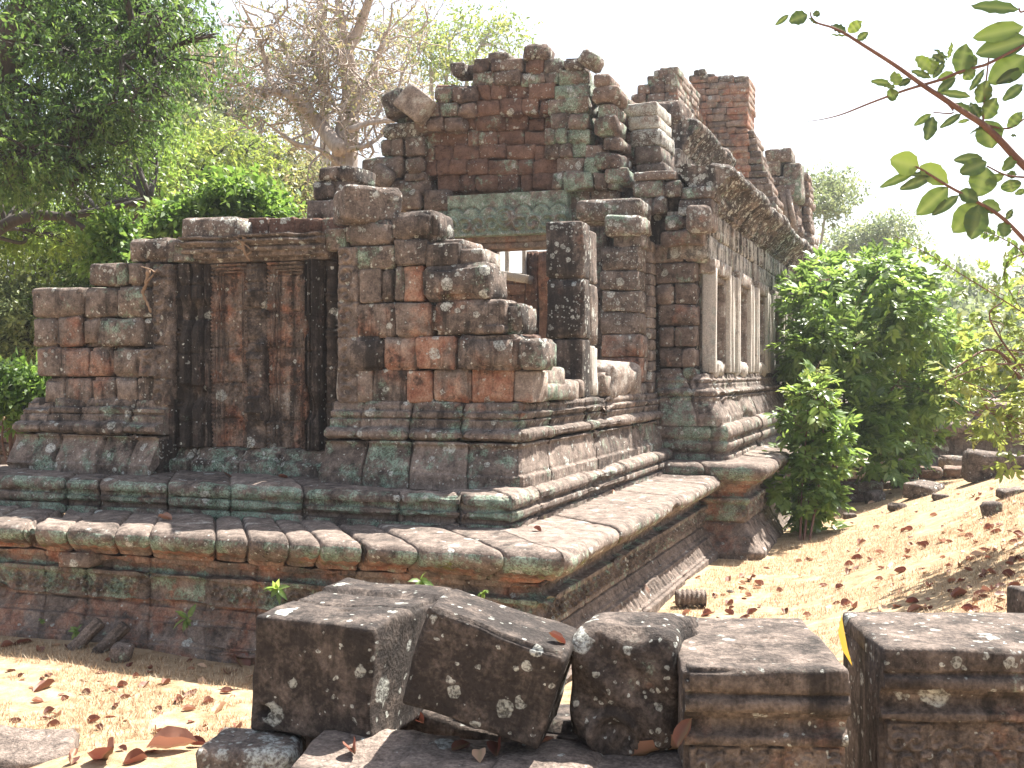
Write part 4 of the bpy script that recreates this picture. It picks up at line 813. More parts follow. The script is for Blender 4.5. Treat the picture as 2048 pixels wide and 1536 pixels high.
# rubble under the row
for (u, v, t, sx, sy, sz, rz, lab, tn) in (
    (505, 1528, 4.75, .40, .34, .22, 20, "rounded lichen covered boulder propping the big square block", (.5, .3, .75, .05)),
    (760, 1548, 4.5, .62, .5, .16, 8, "pale flat slab under the tilted block", (.75, .12, .1, .1)),
    (930, 1552, 4.5, .34, .5, .16, -4, "flat slab with orange leaves on it below the tilted block", (.7, .12, .1, .1)),
    (1090, 1560, 4.45, .42, .5, .16, 6, "grey slab under the scroll carved block", (.55, .1, .1, .05)),
    (1270, 1556, 4.5, .5, .45, .15, -6, "smooth grey slab in front of the scroll carved block", (.6, .1, .05, .05))):
    c = PT(u, v, t); block("stone_slab", c, (sx, sy, sz), R(rz), lab, tn, (.3, 0, .25, 0), "rubble slabs under the carved blocks", cat="stone slab", r=.05, amp=.03, nmax=16, step=.05)
for (c_, s_, lab) in (((-1.75, 4.85, .93), (1.0, .5, .34), 'dark slab in the hollow behind the tilted block'), ((-2.55, 4.75, .90), (.7, .6, .32), 'dark stone under the back of the big square block')): block('stone_slab', c_, s_, R(rt(-6, 6)), lab, (.2, .15, .1, .1), (.5, 0, 0, 0), 'rubble slabs under the carved blocks', cat='stone slab', r=.05, amp=.03)
c = PZ(48, 1512, .06); block("stone_slab", c, (.58, .6, .2), R(28), "flat grey slab in the grass at the lower left corner", (.45, .1, .05, .05), (.35, 0, .15, 0), r=.04, amp=.03, nmax=14, step=.06, tilt=(R(6), R(3)), cat="stone slab")
# slabs leaning on the platform
for u, v, l, rz, lab in ((172, 1272, .36, -32, "thin pale slab leaning on the platform, the left one of two"), (222, 1280, .38, -28, "thin dark slab leaning on the platform beside a rough stone")):
    c = PY(u, v, 8.72); block("stone_slab", c, (.10, .12, l), 0, lab, (.7 if u < 200 else .35, .15, .05, .1), W0, "slabs leaning on the platform", tilt=(R(-28), R(38)), cat="stone slab", r=.015, amp=.01)
c = PY(240, 1298, 8.55); block("rubble_stone", (c[0], c[1], .06), (.2, .18, .18), R(30), "rough mossy stone at the foot of the leaning slabs", (.5, .3, .1, .1), W0, tilt=(.3, .3), cat="stone", r=.05, amp=.03)
c = PZ(1382, 1196, .08); mb = MB(); ys = np.arange(-.17, .17, .01); tube(mb, [(0, y, 0) for y in ys], .085 + .018 * (np.sin(ys * 120) > 0), 16, (.6, .15, .1, .2), W0); o = mb.build("baluster_fragment", STONE); o.location = c; o.rotation_euler = (0, 0, R(-70)); kids_props(o, "short ringed baluster piece lying in the leaves beside the platform", "stone")
# scattered stones on the right slope
def onray(u, v):
    best = None
    for t in np.arange(4, 60, .05):
        p = PT(u, v, t)
        if p[2] <= gh(np.array([p[0]]), np.array([p[1]]))[0]: return p
    return PT(u, v, 40)
RS = "stones scattered on the right slope"
for (u, v, s, rz, lab, tn) in (
    (1985, 1030, (.24, .24, .26), 20, "squat broken baluster end with a dark hole on the slope", (.3, .3, .1, .05)),
    (2020, 992, (.34, .22, .14), 30, "low mossy stone on the slope near the right edge", (.4, .3, .1, .1)),
    (1848, 990, (.42, .4, .22), -25, "dark angular stone with a pale side in the sunny grass", (.3, .2, .25, .05)),
    (1880, 998, (.2, .2, .1), 10, "small flat stone just right of the dark angular stone", (.3, .2, .1, .05)),
    (1750, 1004, (.24, .22, .2), 40, "rounded stump of stone at the end of the double block course", (.3, .2, .1, .2)),
    (1794, 1020, (.24, .2, .12), 60, "dark lump of stone in the shrub's shadow", (.25, .15, .05, .1)),
    (1700, 1036, (.16, .2, .1), 15, "small dark stone at the edge of the shrub's shadow", (.25, .15, .05, .1)),
    (1800, 975, (.5, .3, .12), -18, "flat tilted slab in the grass behind the block course", (.5, .3, .2, .05)),
    (1990, 952, (.8, .3, .42), 12, "long dark block at the foot of the rubble heap", (.25, .12, .1, .02)),
    (1962, 915, (.4, .4, .5), 35, "upright block of the rubble heap with a sunlit top", (.6, .3, .2, .05)),
    (1998, 890, (.5, .4, .4), -20, "topmost block of the rubble heap under the bush", (.5, .2, .2, .05)),
    (2040, 912, (.5, .4, .4), 10, "block of the rubble heap cut by the right edge", (.4, .2, .2, .1)),
    (1925, 935, (.55, .4, .2), 18, "half buried slab left of the rubble heap", (.5, .3, .2, .1)),
    (1462, 1185, (.12, .12, .07), 40, "small round stone lying among leaves by the platform", (.4, .2, .1, .1))):
    p = onray(u, v); sc = np.linalg.norm(p - _C) / 17.0; s = np.array(s) * max(.75, sc); block("rubble_stone", (p[0], p[1], p[2] + s[2] * .25), s, R(rz), lab, tn, (.4, 0, .1, .05), RS, tilt=(rt(-.15, .15), rt(-.2, .2)), cat="stone", r=.05, amp=.025)
for k, (u0, u1, v0, v1, lab) in enumerate(((1668, 1718, 968, 988, "left rough block of the double course by the shrub"), (1716, 1764, 966, 987, "squared pale block of the double course by the shrub"), (1668, 1742, 988, 1008, "long lower block of the double course by the shrub"))):
    pz = onray(1715, 1006); pxloose(u0, v0, u1, v1, pz[1], .5, lab, (.6, .4, .15, .05) if k == 1 else (.4, .3, .2, .1), (.3, .4 * (k != 1), .2, 0), r=.04, amp=.02)['group'] = RS
for (u, v, s, rz, lab) in ((1722, 926, (.9, .5, .16), 20, "tilted pale slab resting on the low wall behind the shrub"), (1716, 944, (.7, .4, .22), 5, "squared block under the tilted pale slab")):
    p = PT(u, v, 25.5); block("stone_slab", p, s, R(rz), lab, (.8, .25, .1, .05), (.2, 0, .6, 0), RS, tilt=(R(6), R(-6)), cat="stone slab")
# low laterite wall and the far terrace
def wall_thing(name, Y, rows, w, tone, wear, label, cat, th=.6):
    mb = MB()
    for v0, v1, a, b_, tn in rows: pxrow(mb, v0, v1, splits(a, b_, w, .35), Y, th, tn or tone, wear, r=.05, amp=.025)
    o = mb.build(name, STONE); return kids_props(o, label, cat)
wall_thing("low_wall", 26.5, [(936, 958, 1640, 1960, None), (956, 985, 1650, 1900, None)], 62, (.5, .25, .1, .2), (.3, .6, .1, 0), "low laterite kerb wall behind the big shrub", "wall")
mb = MB()
TER = [(0, -.6), (0, .2), (-.1, .3), (-.3, .5), (-.3, .9), (-.15, 1.0), (.1, 1.15), (.1, 1.3), (-.1, 1.34), (-.5, 1.36), (-.5, 1.7), (-.45, 1.8), (-.9, 1.85), (-3, 1.9)]
moulding(mb, TER, [(-3.6, 31.2), (6, 31.2)], joint=.9, ds=.08, pst=.05, tone=lambda S, Z, D, seg, br: TW(S.shape, br[:, 1:2] * .5 + .3, .26, .1, .2, .4, 0, .25, .1), seed=77)
kids_props(mb.build("stone_terrace", STONE), "moulded stone terrace closing the lawn behind the big shrub", "terrace")
wall_thing("low_wall", 16.2, [(842, 862, -60, 70, None), (862, 886, -60, 66, None), (886, 910, -60, 60, None), (910, 940, -60, 48, None), (940, 975, -60, 40, None)], 46, (.3, .3, .2, .05), (.45, .4, 0, .1), "dark mossy broken wall at the far left beyond the porch", "wall", .8)
# dry roots on the wall
for (pts, lab) in (([(297, 540), (292, 570), (286, 585), (294, 605), (302, 625)], "dry root clinging to the left pilaster"), ([(490, 474), (486, 490), (491, 508), (500, 522)], "dry root hanging over the false door beam")):
    mb = MB(); P = spline([PY(u, v, 10.62 if u < 400 else 10.74) for u, v in pts], 5); tube(mb, P, np.linspace(.024, .012, len(P)) * (1 + .3 * np.sin(np.arange(len(P)) * 2.1)), 7)
    for k in range(2): q = P[rng.integers(2, len(P) - 2)]; tube(mb, spline([q, q + np.array([rt(-.12, .12), -.02, rt(-.02, .12)]), q + np.array([rt(-.15, .15), 0, rt(0, .22)])], 3), [.014, .012, .011, .01, .009, .008, .006], 5)
    kids_props(mb.build("dry_root", ROOT), lab, "root")
# ================================================================== VEGETATION
def leafcards(mb, c, dirs, nrm, ln, wd, rnd):
    """many rhombic leaves; c base, dirs unit along, nrm approx normal"""
    side = np.cross(dirs, nrm); side /= np.linalg.norm(side, axis=1)[:, None] + 1e-9; up = np.cross(side, dirs)
    ln = np.broadcast_to(ln, (len(c),))[:, None]; wd = np.broadcast_to(wd, (len(c),))[:, None]
    v = np.stack([c, c + dirs * ln * .45 + side * wd * .5 + up * ln * .06, c + dirs * ln - up * ln * .05, c + dirs * ln * .45 - side * wd * .5 + up * ln * .06], 1)
    n = len(c); f = np.arange(n * 4).reshape(n, 4); t = np.zeros((n * 4, 4)); t[:, 0] = np.repeat(rnd, 4)
    mb.add(v.reshape(-1, 3), f, t, np.zeros((n * 4, 4)))
def unit(a): return a / (np.linalg.norm(a, axis=1)[:, None] + 1e-9)
def rdir(n, up=0.0): d = rng.normal(size=(n, 3)); d[:, 2] += up; return unit(d)
def crown(mb, wood, clumps, anchor, nleaf, ln, wd, droop=-.3, twigs=16, perc=.35, limb=.05, flat=.7, spray=5, shade=.0):
    """clumps: (centre, radius); limbs from anchor points; leaves in sprays on twigs"""
    tot = sum(r ** 2 for _, r in clumps)
    for c, r in clumps:
        c = np.asarray(c, float); a = anchor[np.argmin([np.linalg.norm(x - c) for x in anchor])]
        mid = (a + c) / 2 + rng.normal(size=3) * .12 * np.linalg.norm(c - a) + np.array([0, 0, .1 * np.linalg.norm(c - a)])
        P = spline([a, mid, c], 5); tube(wood, P, np.linspace(limb, limb * .4, len(P)), 6)
        nt = max(5, int(twigs)); d = rdir(nt, .15); d[:, 2] *= flat; ends = c + d * (r * rng.uniform(.55, 1.05, nt))[:, None]
        for e in ends:
            q = P[rng.integers(len(P) // 2, len(P))]; m = (q + e) / 2 + rng.normal(size=3) * r * .1
            tube(wood, [q, m, e], [limb * .3, limb * .2, limb * .08], 4, cap=False)
        nl = int(nleaf * r * r / tot); ns = max(1, nl // spray)
        k = rng.integers(0, nt, ns); tt = rng.uniform(.45, 1.12, ns)[:, None]
        sp = c + (ends[k] - c) * tt + rng.normal(size=(ns, 3)) * r * perc * np.array([1, 1, flat])
        sd = unit(sp - c + rng.normal(size=(ns, 3)) * r * .5); sd[:, 2] += droop; sd = unit(sd)
        idx = np.repeat(np.arange(ns), spray); j = np.tile(np.arange(spray), ns)
        base = sp[idx] + sd[idx] * (j * ln * .35)[:, None]
        ld = unit(sd[idx] * .5 + rng.normal(size=(len(idx), 3)) * .75 + np.array([0, 0, droop * .6]))
        nm = unit(np.array([0, 0, 1.0]) + rng.normal(size=(len(idx), 3)) * .55)
        leafcards(mb, base, ld, nm, ln * rng.uniform(.65, 1.25, len(idx)), wd * rng.uniform(.7, 1.2, len(idx)), np.clip(rng.beta(2, 2, ns)[idx] * .8 + rng.uniform(0, .2, len(idx)), 0, 1))
def plant(name, base, trunk, clumps, leafm, bark, nleaf, ln, wd, label, cat, group=None, tr=.15, anchors=None, **k):
    E = empty(name, base, label, cat, group); w = MB(); l = MB(); anchor = []
    for tp, r0, r1 in trunk:
        P = spline(tp, 6); tube(w, P, np.linspace(r0, r1, len(P)), 9); anchor += list(P[len(P) // 3:])
    crown(l, w, clumps, anchor, nleaf, ln, wd, **k)
    for m, nm, mt in ((w, "trunk", bark), (l, "crown", leafm)):
        o = m.build(nm, mt, None, smooth=(nm == "trunk"), origin=np.array(base)); o.location = (0, 0, 0); o.parent = E
    return E
def cl(L, t0, jt=1.0): return [(PT(u, v, t0 + rt(-jt, jt)), r) for u, v, r in L]
def fill(u0, u1, v0, v1, n, r0, r1, test=None):
    o = []
    while len(o) < n:
        u, v = rt(u0, u1), rt(v0, v1)
        if test is None or test(u, v): o.append((u, v, rt(r0, r1)))
    return o
# big tree at the upper left, fine drooping foliage
A = [PT(-420, 1060, 19), PT(-300, 700, 19), PT(-90, 330, 18.5), PT(-20, 170, 18.2), PT(60, 30, 18), PT(110, -60, 18)]
tst = lambda u, v: not (u < 95 and -20 < v < 160) and not (v > 370 and u < 240) and u < 350 - .00085 * (v - 90) ** 2 - (70 if v > 230 else 0)
C = cl(fill(-120, 350, -60, 430, 46, .55, 1.0, tst), 17.5, 2.0) + cl([(330, 60, .5), (355, 140, .4), (300, 200, .45), (375, 30, .35), (420, 70, .18)], 16.5, .4)
plant("broadleaf_tree", tuple(A[0]), [(A, .55, .28), ([A[3], PT(60, 230, 17.5), PT(150, 330, 17), PT(150, 370, 17)], .14, .05), ([A[4], PT(200, 60, 17.4), PT(290, 110, 17)], .12, .03)], C, LEAF_DK, BARK_D, 46000, .105, .04, "large dark green tree with drooping feathery foliage filling the upper left corner", "tree", droop=-.75, flat=.55, spray=7, limb=.06)
# low limb tree behind it
A = [PT(-300, 1040, 22), PT(-160, 600, 22), PT(-20, 470, 21.8), PT(60, 432, 21.6), PT(130, 432, 21.6), PT(230, 415, 21.8), PT(300, 395, 22)]
C = cl(fill(-80, 330, 250, 520, 26, .6, 1.1), 24.5, 2) + cl([(300, 300, .8), (250, 350, .8), (330, 420, .6)], 25)
plant("broadleaf_tree", tuple(A[0]), [(A, .17, .04), ([A[4], PT(165, 455, 21.6), PT(215, 475, 21.6)], .09, .03)], C, LEAF_MID, BARK_D, 30000, .13, .055, "mid green tree with a long low bare limb reaching over the left wall", "tree", droop=-.5, flat=.6, spray=6)
# light green tree behind wall
A = [PT(420, 1000, 33), PT(410, 700, 33), PT(400, 450, 33), PT(390, 330, 33)]
C = cl(fill(250, 500, 255, 480, 24, .9, 1.5), 33, 2)
plant("broadleaf_tree", tuple(A[0]), [(A, .25, .1)], C, LEAF_YG, BARK_D, 26000, .17, .07, "light yellow green tree standing behind the false door wall", "tree", droop=-.4, flat=.55, spray=6)
# dark undergrowth trees left
A = [PT(60, 1010, 30), PT(70, 700, 30), PT(80, 560, 30)]
C = cl(fill(-60, 200, 430, 780, 34, .9, 1.5), 29, 2)
plant("dense_tree", tuple(A[0]), [(A, .25, .1)], C, LEAF_FAR, BARK_D, 26000, .17, .075, "shady grey green tree mass at the left edge behind the broken wall", "tree", droop=-.2, spray=5)
A = [PT(235, 1000, 28), PT(235, 700, 28), PT(225, 560, 28)]
C = cl(fill(140, 260, 430, 640, 14, .6, 1.0), 27, 1)
plant("dense_tree", tuple(A[0]), [(A, .15, .06)], C, LEAF_DK, BARK_D, 9000, .15, .07, "narrow dark tree showing over the stepped left end of the wall", "tree", droop=-.2, spray=5)
# shrubs left
A = [PZ(30, 862, 0.0), PZ(30, 862, 0.0) + [0, 0, .8]]
b0 = PT(25, 850, 18); b0[2] = 0
plant("shrub", tuple(b0), [([b0, b0 + [0, 0, .9]], .05, .03)], [(PT(u, v, 18), .38) for u, v in ((10, 770), (45, 760), (70, 790), (20, 800), (50, 815), (-20, 790), (72, 770))], LEAF_BR, TWIG, 3600, .15, .075, "round light green shrub at the left edge beside the broken wall", "shrub", spray=4, limb=.02)
b0 = PT(440, 800, 20); b0[2] = 0
plant("shrub", tuple(b0), [([b0, b0 + [0, 0, 2.5], b0 + [.2, 0, 4.4]], .09, .04)], [(PT(u, v, 19.5), r) for u, v, r in ((470, 400, .5), (520, 420, .45), (430, 420, .45), (390, 440, .4), (555, 440, .35), (480, 440, .5), (345, 440, .35), (500, 385, .28), (350, 470, .4), (420, 460, .5))], LEAF_BR, TWIG, 8000, .17, .08, "bright green young tree peeping over the false door wall", "shrub", spray=4, limb=.025)
b0 = PT(235, 900, 16.5); b0[2] = 0
plant("shrub", tuple(b0), [([b0, b0 + [0, 0, 2.5], PT(232, 480, 16.5)], .06, .03)], [(PT(u, v, 16.5), r) for u, v, r in ((232, 450, .26), (228, 490, .3), (245, 515, .3), (222, 520, .25))], LEAF_BR, TWIG, 1800, .15, .07, "slim emerald green sapling behind the left end of the wall", "shrub", spray=4, limb=.02)
# bare tree
BT = "bare twisting tree with sparse dry pods rising behind the wall left of the gable"
b0 = PT(690, 900, 24); b0[2] = 0; E = empty("bare_tree", tuple(b0), BT, "tree"); w = MB(); l = MB()
def bp(L, t): return [PT(u, v, t + rt(-.3, .3)) for u, v in L]
main = [([b0, PT(692, 600, 24), PT(688, 400, 24), PT(690, 300, 24), PT(698, 240, 24)], .36, .26), (bp([(698, 240), (702, 190), (698, 140), (690, 108)], 24), .22, .17), (bp([(690, 108), (712, 70), (728, 30), (748, -30)], 24), .13, .08), (bp([(690, 108), (684, 60), (678, 10), (672, -40)], 24), .13, .07),
        (bp([(690, 108), (672, 95), (660, 85), (640, 50), (655, 10)], 24), .08, .02), (bp([(680, 300), (640, 250), (600, 205), (582, 190)], 23.6), .17, .11), (bp([(582, 190), (550, 183), (520, 190), (480, 165), (430, 150), (395, 135)], 23.4), .09, .02), (bp([(582, 190), (585, 150), (575, 110), (560, 60), (552, 20)], 23.6), .05, .012),
        (bp([(556, 183), (536, 150), (528, 110), (510, 60), (484, 10)], 23.5), .075, .02), (bp([(640, 250), (620, 200), (640, 170), (632, 130), (600, 110)], 23.8), .05, .015), (bp([(700, 200), (730, 165), (752, 140), (758, 100), (770, 60)], 24.3), .05, .012), (bp([(698, 260), (740, 245), (800, 240), (850, 232)], 23.2), .07, .03), (bp([(680, 330), (640, 300), (590, 285), (545, 255), (520, 235)], 23.5), .06, .015), (bp([(690, 235), (672, 215), (660, 190), (655, 165)], 23.8), .06, .02), (bp([(695, 300), (735, 290), (770, 260), (782, 215), (800, 170)], 23.6), .06, .015)]
tips = []
for P, r0, r1 in main:
    S = spline(P, 6); tube(w, S, np.linspace(r0, r1, len(S)), 8)
    if r0 < .3: tips += [(S[k], r1) for k in range(3, len(S), 2)]
def twig(p, d, L, r, dep):
    n = 5; P = [p]; 
    for k in range(n): d = unit((d + rng.normal(size=3) * .42 + np.array([0, 0, .06]))[None])[0]; P.append(P[-1] + d * L / n)
    tube(w, P, np.linspace(r, r * .35, n + 1), 4, cap=False)
    if dep > 0:
        for k in range(3): twig(P[rng.integers(2, n + 1)], unit((d + rng.normal(size=3) * .9)[None])[0], L * .62, r * .5, dep - 1)
    elif rng.random() < .3:
        m = 7; c = np.array(P[-1]) + rng.normal(size=(m, 3)) * .12; leafcards(l, c, rdir(m, -.3), rdir(m), .13 * rng.uniform(.6, 1.2, m), .05, rng.uniform(.3, 1, m))
for p, r in tips:
    for k in range(1): twig(p, unit(rng.normal(size=(1, 3)) * np.array([1, .7, .8]) + [0, 0, .25])[0], rt(.7, 1.5), .03, 2)
for m, nm, mt in ((w, "trunk", BARK_P), (l, "crown", LEAF_OL)):
    o = m.build(nm, mt, None, smooth=nm == "trunk", origin=b0); o.location = (0, 0, 0); o.parent = E
# pale far trees behind
def fartree(u, t, L, leafm, n, ln, lab, stems, tr=.2, name="tall_tree", bark=BARK_G, **k):
    b = PT(u, 900, t); b[2] = 0
    plant(name, tuple(b), [([b] + [PT(a, c, t) for a, c in s], tr, tr * .4) for s in stems], cl(L, t, 2), leafm, bark, n, ln, ln * .45, lab, "tree", droop=-.1, flat=.6, **k)
fartree(650, 46, [(u, v, rt(.9, 1.6)) for u, v in ((490, 110), (520, 150), (560, 120), (600, 140), (480, 200), (540, 210), (610, 60), (650, 90), (720, 60), (760, 80), (790, 120), (800, 60), (760, 160), (820, 180), (740, 200), (660, 220), (560, 240), (620, 180), (800, 230), (850, 270), (470, 250), (700, 130))], LEAF_OL, 5200, .22, "tall grey trunked tree with thin brownish olive leaves behind the bare tree", [[(648, 500), (650, 250), (642, 0), (640, -60)], [(648, 500), (610, 250), (560, 120)], [(650, 450), (720, 200), (770, 80)]], .3)
fartree(940, 52, [(u, v, rt(1.0, 1.7)) for u, v in ((850, 60), (890, 75), (930, 60), (970, 85), (1005, 100), (860, 110), (900, 130), (950, 130), (870, 160), (830, 90), (985, 60))], LEAF_YG, 5200, .22, "pale feathery tree showing above the gable's left slope", [[(885, 400), (890, 200), (900, 80)], [(885, 400), (865, 200), (860, 80)], [(890, 400), (930, 180), (960, 90)]], .16)
fartree(410, 44, [(u, v, rt(.9, 1.5)) for u, v in ((400, 110), (430, 125), (370, 140), (400, 190), (440, 200), (360, 210), (330, 250), (390, 260), (470, 240), (420, 240), (350, 180), (460, 280), (500, 300))], LEAF_FAR, 11000, .22, "pale grey green tree in the gap right of the big dark tree", [[(420, 500), (410, 250), (400, 130)]], .2)
fartree(560, 38, [(u, v, rt(.8, 1.3)) for u, v in ((540, 330), (580, 340), (610, 370), (560, 380), (520, 390), (600, 410), (640, 390), (500, 350), (580, 430), (545, 300))], LEAF_OL, 9000, .2, "brownish green scrubby tree behind the low wall end", [[(560, 600), (560, 380)]], .14)
# right side: far trees and wooded hill
fartree(1640, 62, [(u, v, rt(.8, 1.2)) for u, v in ((1625, 372), (1650, 385), (1672, 365), (1640, 405), (1665, 400), (1655, 430), (1690, 380))], LEAF_FAR, 4200, .26, "thin hazy tree standing just right of the far wing", [[(1625, 620), (1640, 500), (1655, 400)]], .14)
fartree(1740, 80, [(u, v, rt(1.2, 1.9)) for u, v in ((1680, 495), (1700, 475), (1725, 468), (1755, 458), (1780, 455), (1795, 470), (1770, 480), (1740, 492), (1715, 490), (1660, 498))], LEAF_FAR, 5000, .34, "flat topped hazy tree beyond the big shrub", [[(1742, 640), (1750, 520), (1758, 480)]], .2)
def woodland():
    l = MB(); w = MB()
    for row, (t, v0) in enumerate(((86, 600), (100, 575), (70, 660))):
        for u in np.arange(1500 if row < 2 else 1840, 2300, 26):
            c = PT(u + rt(-8, 8), v0 + rt(-14, 18) + (abs(u - 1830) * .10 if u > 1830 else 0), t + rt(-4, 4)); b = c.copy(); b[2] = 0
            tube(w, [b, c], [.3, .1], 5, cap=False); n = 420
            for k in range(3):
                cc = c + rng.normal(size=3) * np.array([1.6, 1.6, 1.0]) - [0, 0, 1.2 * k]; p = cc + rdir(n // 3) * (rng.uniform(.5, 1.6, n // 3))[:, None]; leafcards(l, p, rdir(n // 3, -.2), rdir(n // 3, .8), .5, .3, rng.uniform(0, .8, n // 3))
    for t in (84, 98):
        pass
    o = l.build("far_woodland", LEAF_FAR, smooth=False); kids_props(o, "hazy wooded rise beyond the lawn at the right", "woodland", kind='stuff')
    o2 = w.build("trunk", BARK_G); o2.parent = o; o2['kind'] = 'stuff'
woodland()
def backwood():
    l = MB()
    for t in (62, 75):
        for u in np.arange(-700, 700, 40):
            for k in range(5):
                c = PT(u + rt(-15, 15), rt(580, 770), t + rt(-3, 3)); n = 130
                p = c + rdir(n) * (rng.uniform(.4, 1.9, n))[:, None]; leafcards(l, p, rdir(n, -.2), rdir(n, .8), .6, .34, rng.uniform(0, .9, n))
    for u in np.arange(1480, 2500, 36):
        for k in range(4):
            c = PT(u + rt(-12, 12), rt(650, 850), 55 + rt(-3, 3)); n = 110; p = c + rdir(n) * (rng.uniform(.4, 1.5, n))[:, None]; leafcards(l, p, rdir(n, -.2), rdir(n, .8), .5, .3, rng.uniform(0, .9, n))
    kids_props(l.build("jungle_backdrop", LEAF_FAR, smooth=False), "dense jungle closing the view behind the ruin", "woodland", kind='stuff')
backwood()
# ---- big round shrub at the right with pinnate leaf sprays
def leaflet_shrub(name, base, clumps, stems, leafm, nspray, ln, wd, label, cat, bark=TWIG, per=6, droop=-.5, extra=None):
    E = empty(name, tuple(base), label, cat); w = MB(); l = MB(); anchor = []
    for P, r0, r1 in stems: S = spline(P, 5); tube(w, S, np.linspace(r0, r1, len(S)), 7); anchor += list(S[len(S) // 3:])
    tot = sum(r * r for _, r in clumps)
    for c, r in clumps:
        c = np.asarray(c); a = anchor[np.argmin([np.linalg.norm(x - c) for x in anchor])]; tube(w, spline([a, (a + c) / 2 + rng.normal(size=3) * .08, c], 4), .005, 5)
        ns = max(2, int(nspray * r * r / tot)); d = rdir(ns, .1); sp = c + d * (r * rng.uniform(.45, 1.0, ns) ** .6)[:, None]; sd = unit(d + rng.normal(size=(ns, 3)) * .45 + np.array([0, 0, droop]))
        L = ln * rng.uniform(.8, 1.25, ns); rn = np.clip(rng.beta(2, 2.2, ns), 0, 1)
        sidev = unit(np.cross(sd, np.array([0, 0, 1.0]) + rng.normal(size=(ns, 3)) * .3)); upv = np.cross(sidev, sd)
        for j in range(per):
            s = (1 if j % 2 else -1); f = (j // 2 + 1) / (per // 2); last = j == per - 1
            b = sp + sd * (L * .95 * f)[:, None]; dd = unit(sd * (.75 if not last else 1) + sidev * s * (0 if last else .85) + upv * .1 + rng.normal(size=(ns, 3)) * .15)
            hexleaf(l, b, dd, unit(upv + rng.normal(size=(ns, 3)) * .25), L, wd * rng.uniform(.8, 1.2, ns), rn * .85 + rng.uniform(0, .15, ns))
    for m, nm, mt in ((w, "stem", bark), (l, "foliage", leafm)):
        o = m.build(nm, mt, None, smooth=nm == "stem", origin=np.array(base)); o.location = (0, 0, 0); o.parent = E
    return E
def hexleaf(mb, c, d, nrm, ln, wd, rnd, bend=.12):
    """pointed oval leaf folded along its midrib, 8 vertices"""
    side = unit(np.cross(d, nrm)); up = np.cross(side, d); ln = np.broadcast_to(ln, (len(c),))[:, None]; wd = np.broadcast_to(wd, (len(c),))[:, None]
    m1 = c + d * ln * .33 + up * 0; m2 = c + d * ln * .68 - up * ln * bend * .3; tip = c + d * ln - up * ln * bend
    v = np.stack([c, m1 + side * wd * .46 + up * wd * .12, m2 + side * wd * .40 + up * wd * .1, tip, m2 - side * wd * .40 + up * wd * .1, m1 - side * wd * .46 + up * wd * .12, m1, m2], 1)
    n = len(c); o = np.arange(n)[:, None] * 8
    q = np.concatenate([o + np.array([[6, 1, 2, 7]]), o + np.array([[6, 7, 4, 5]])]); t3 = np.concatenate([o + np.array([[0, 1, 6]]), o + np.array([[0, 6, 5]]), o + np.array([[7, 2, 3]]), o + np.array([[7, 3, 4]])])
    t = np.zeros((n * 8, 4)); t[:, 0] = np.repeat(np.broadcast_to(rnd, (n,)), 8); t[6::8, 1] = 1; t[7::8, 1] = 1; t[0::8, 1] = .6
    b = mb.n; mb.add(v.reshape(-1, 3), q, t, np.zeros((n * 8, 4))); mb.f.append(t3 + b)
b0 = onray(1652, 985); t0 = float(np.linalg.norm(b0 - _C)); t0 = 23.5; b0 = PT(1655, 975, t0); b0[2] = float(gh(np.array([b0[0]]), np.array([b0[1]]))[0])
tb = lambda u, v: ((u - 1755) / 165) ** 2 + ((v - 705) / 185) ** 2 < 1 or (1600 < u < 1700 and 545 < v < 760) or (1740 < u < 1870 and v < 915 and v > 800)
CL = [(PT(u, v, t0 + rt(-1.3, 1.3)), r) for u, v, r in fill(1592, 1905, 530, 925, 64, .32, .55, tb)]
leaflet_shrub("large_shrub", b0, CL, [([b0 + [dx, 0, 0], PT(u1, v1, t0), PT(u2, v2, t0)], .05, .02) for dx, u1, v1, u2, v2 in ((0, 1668, 900, 1680, 800), (.1, 1690, 900, 1730, 790), (.2, 1712, 890, 1790, 770), (-.1, 1650, 880, 1640, 740), (.05, 1680, 860, 1700, 700))], LEAF_GL, 3000, .19, .085, "large round glossy green shrub in front of the far end of the hall", "shrub", per=6)
b1 = onray(1608, 1082); t1 = float(np.linalg.norm(b1 - _C)) ; 
tb = lambda u, v: abs(u - (1628 + (v - 900) * -.03)) < np.interp(v, [760, 810, 880, 950, 1010, 1075], [14, 42, 62, 64, 40, 34])
CL = [(PT(u, v, t1 + rt(-.4, .4)), r) for u, v, r in fill(1560, 1700, 765, 1070, 36, .17, .27, tb)]
leaflet_shrub("small_shrub", b1, CL, [([b1 + [dx, 0, 0], PT(u1, 950, t1), PT(u2, 800, t1)], .022, .01) for dx, u1, u2 in ((0, 1622, 1632), (.08, 1640, 1650), (-.06, 1606, 1618))], LEAF_GL, 560, .16, .075, "slim upright shrub of large drooping leaves at the corner of the hall platform", "shrub")
CL = [(PT(u, v, t1 + rt(-.1, .3)), .14) for u, v in ((1632, 740), (1645, 760), (1636, 775), (1618, 790), (1655, 790), (1590, 790), (1640, 805), (1662, 830))]
leaflet_shrub("young_shoot", PT(1634, 800, t1), CL, [([PT(1634, 800, t1), PT(1636, 760, t1), PT(1630, 735, t1)], .01, .004)], LEAF_YG, 110, .10, .035, "yellow green shoot topping the slim upright shrub", "shrub")
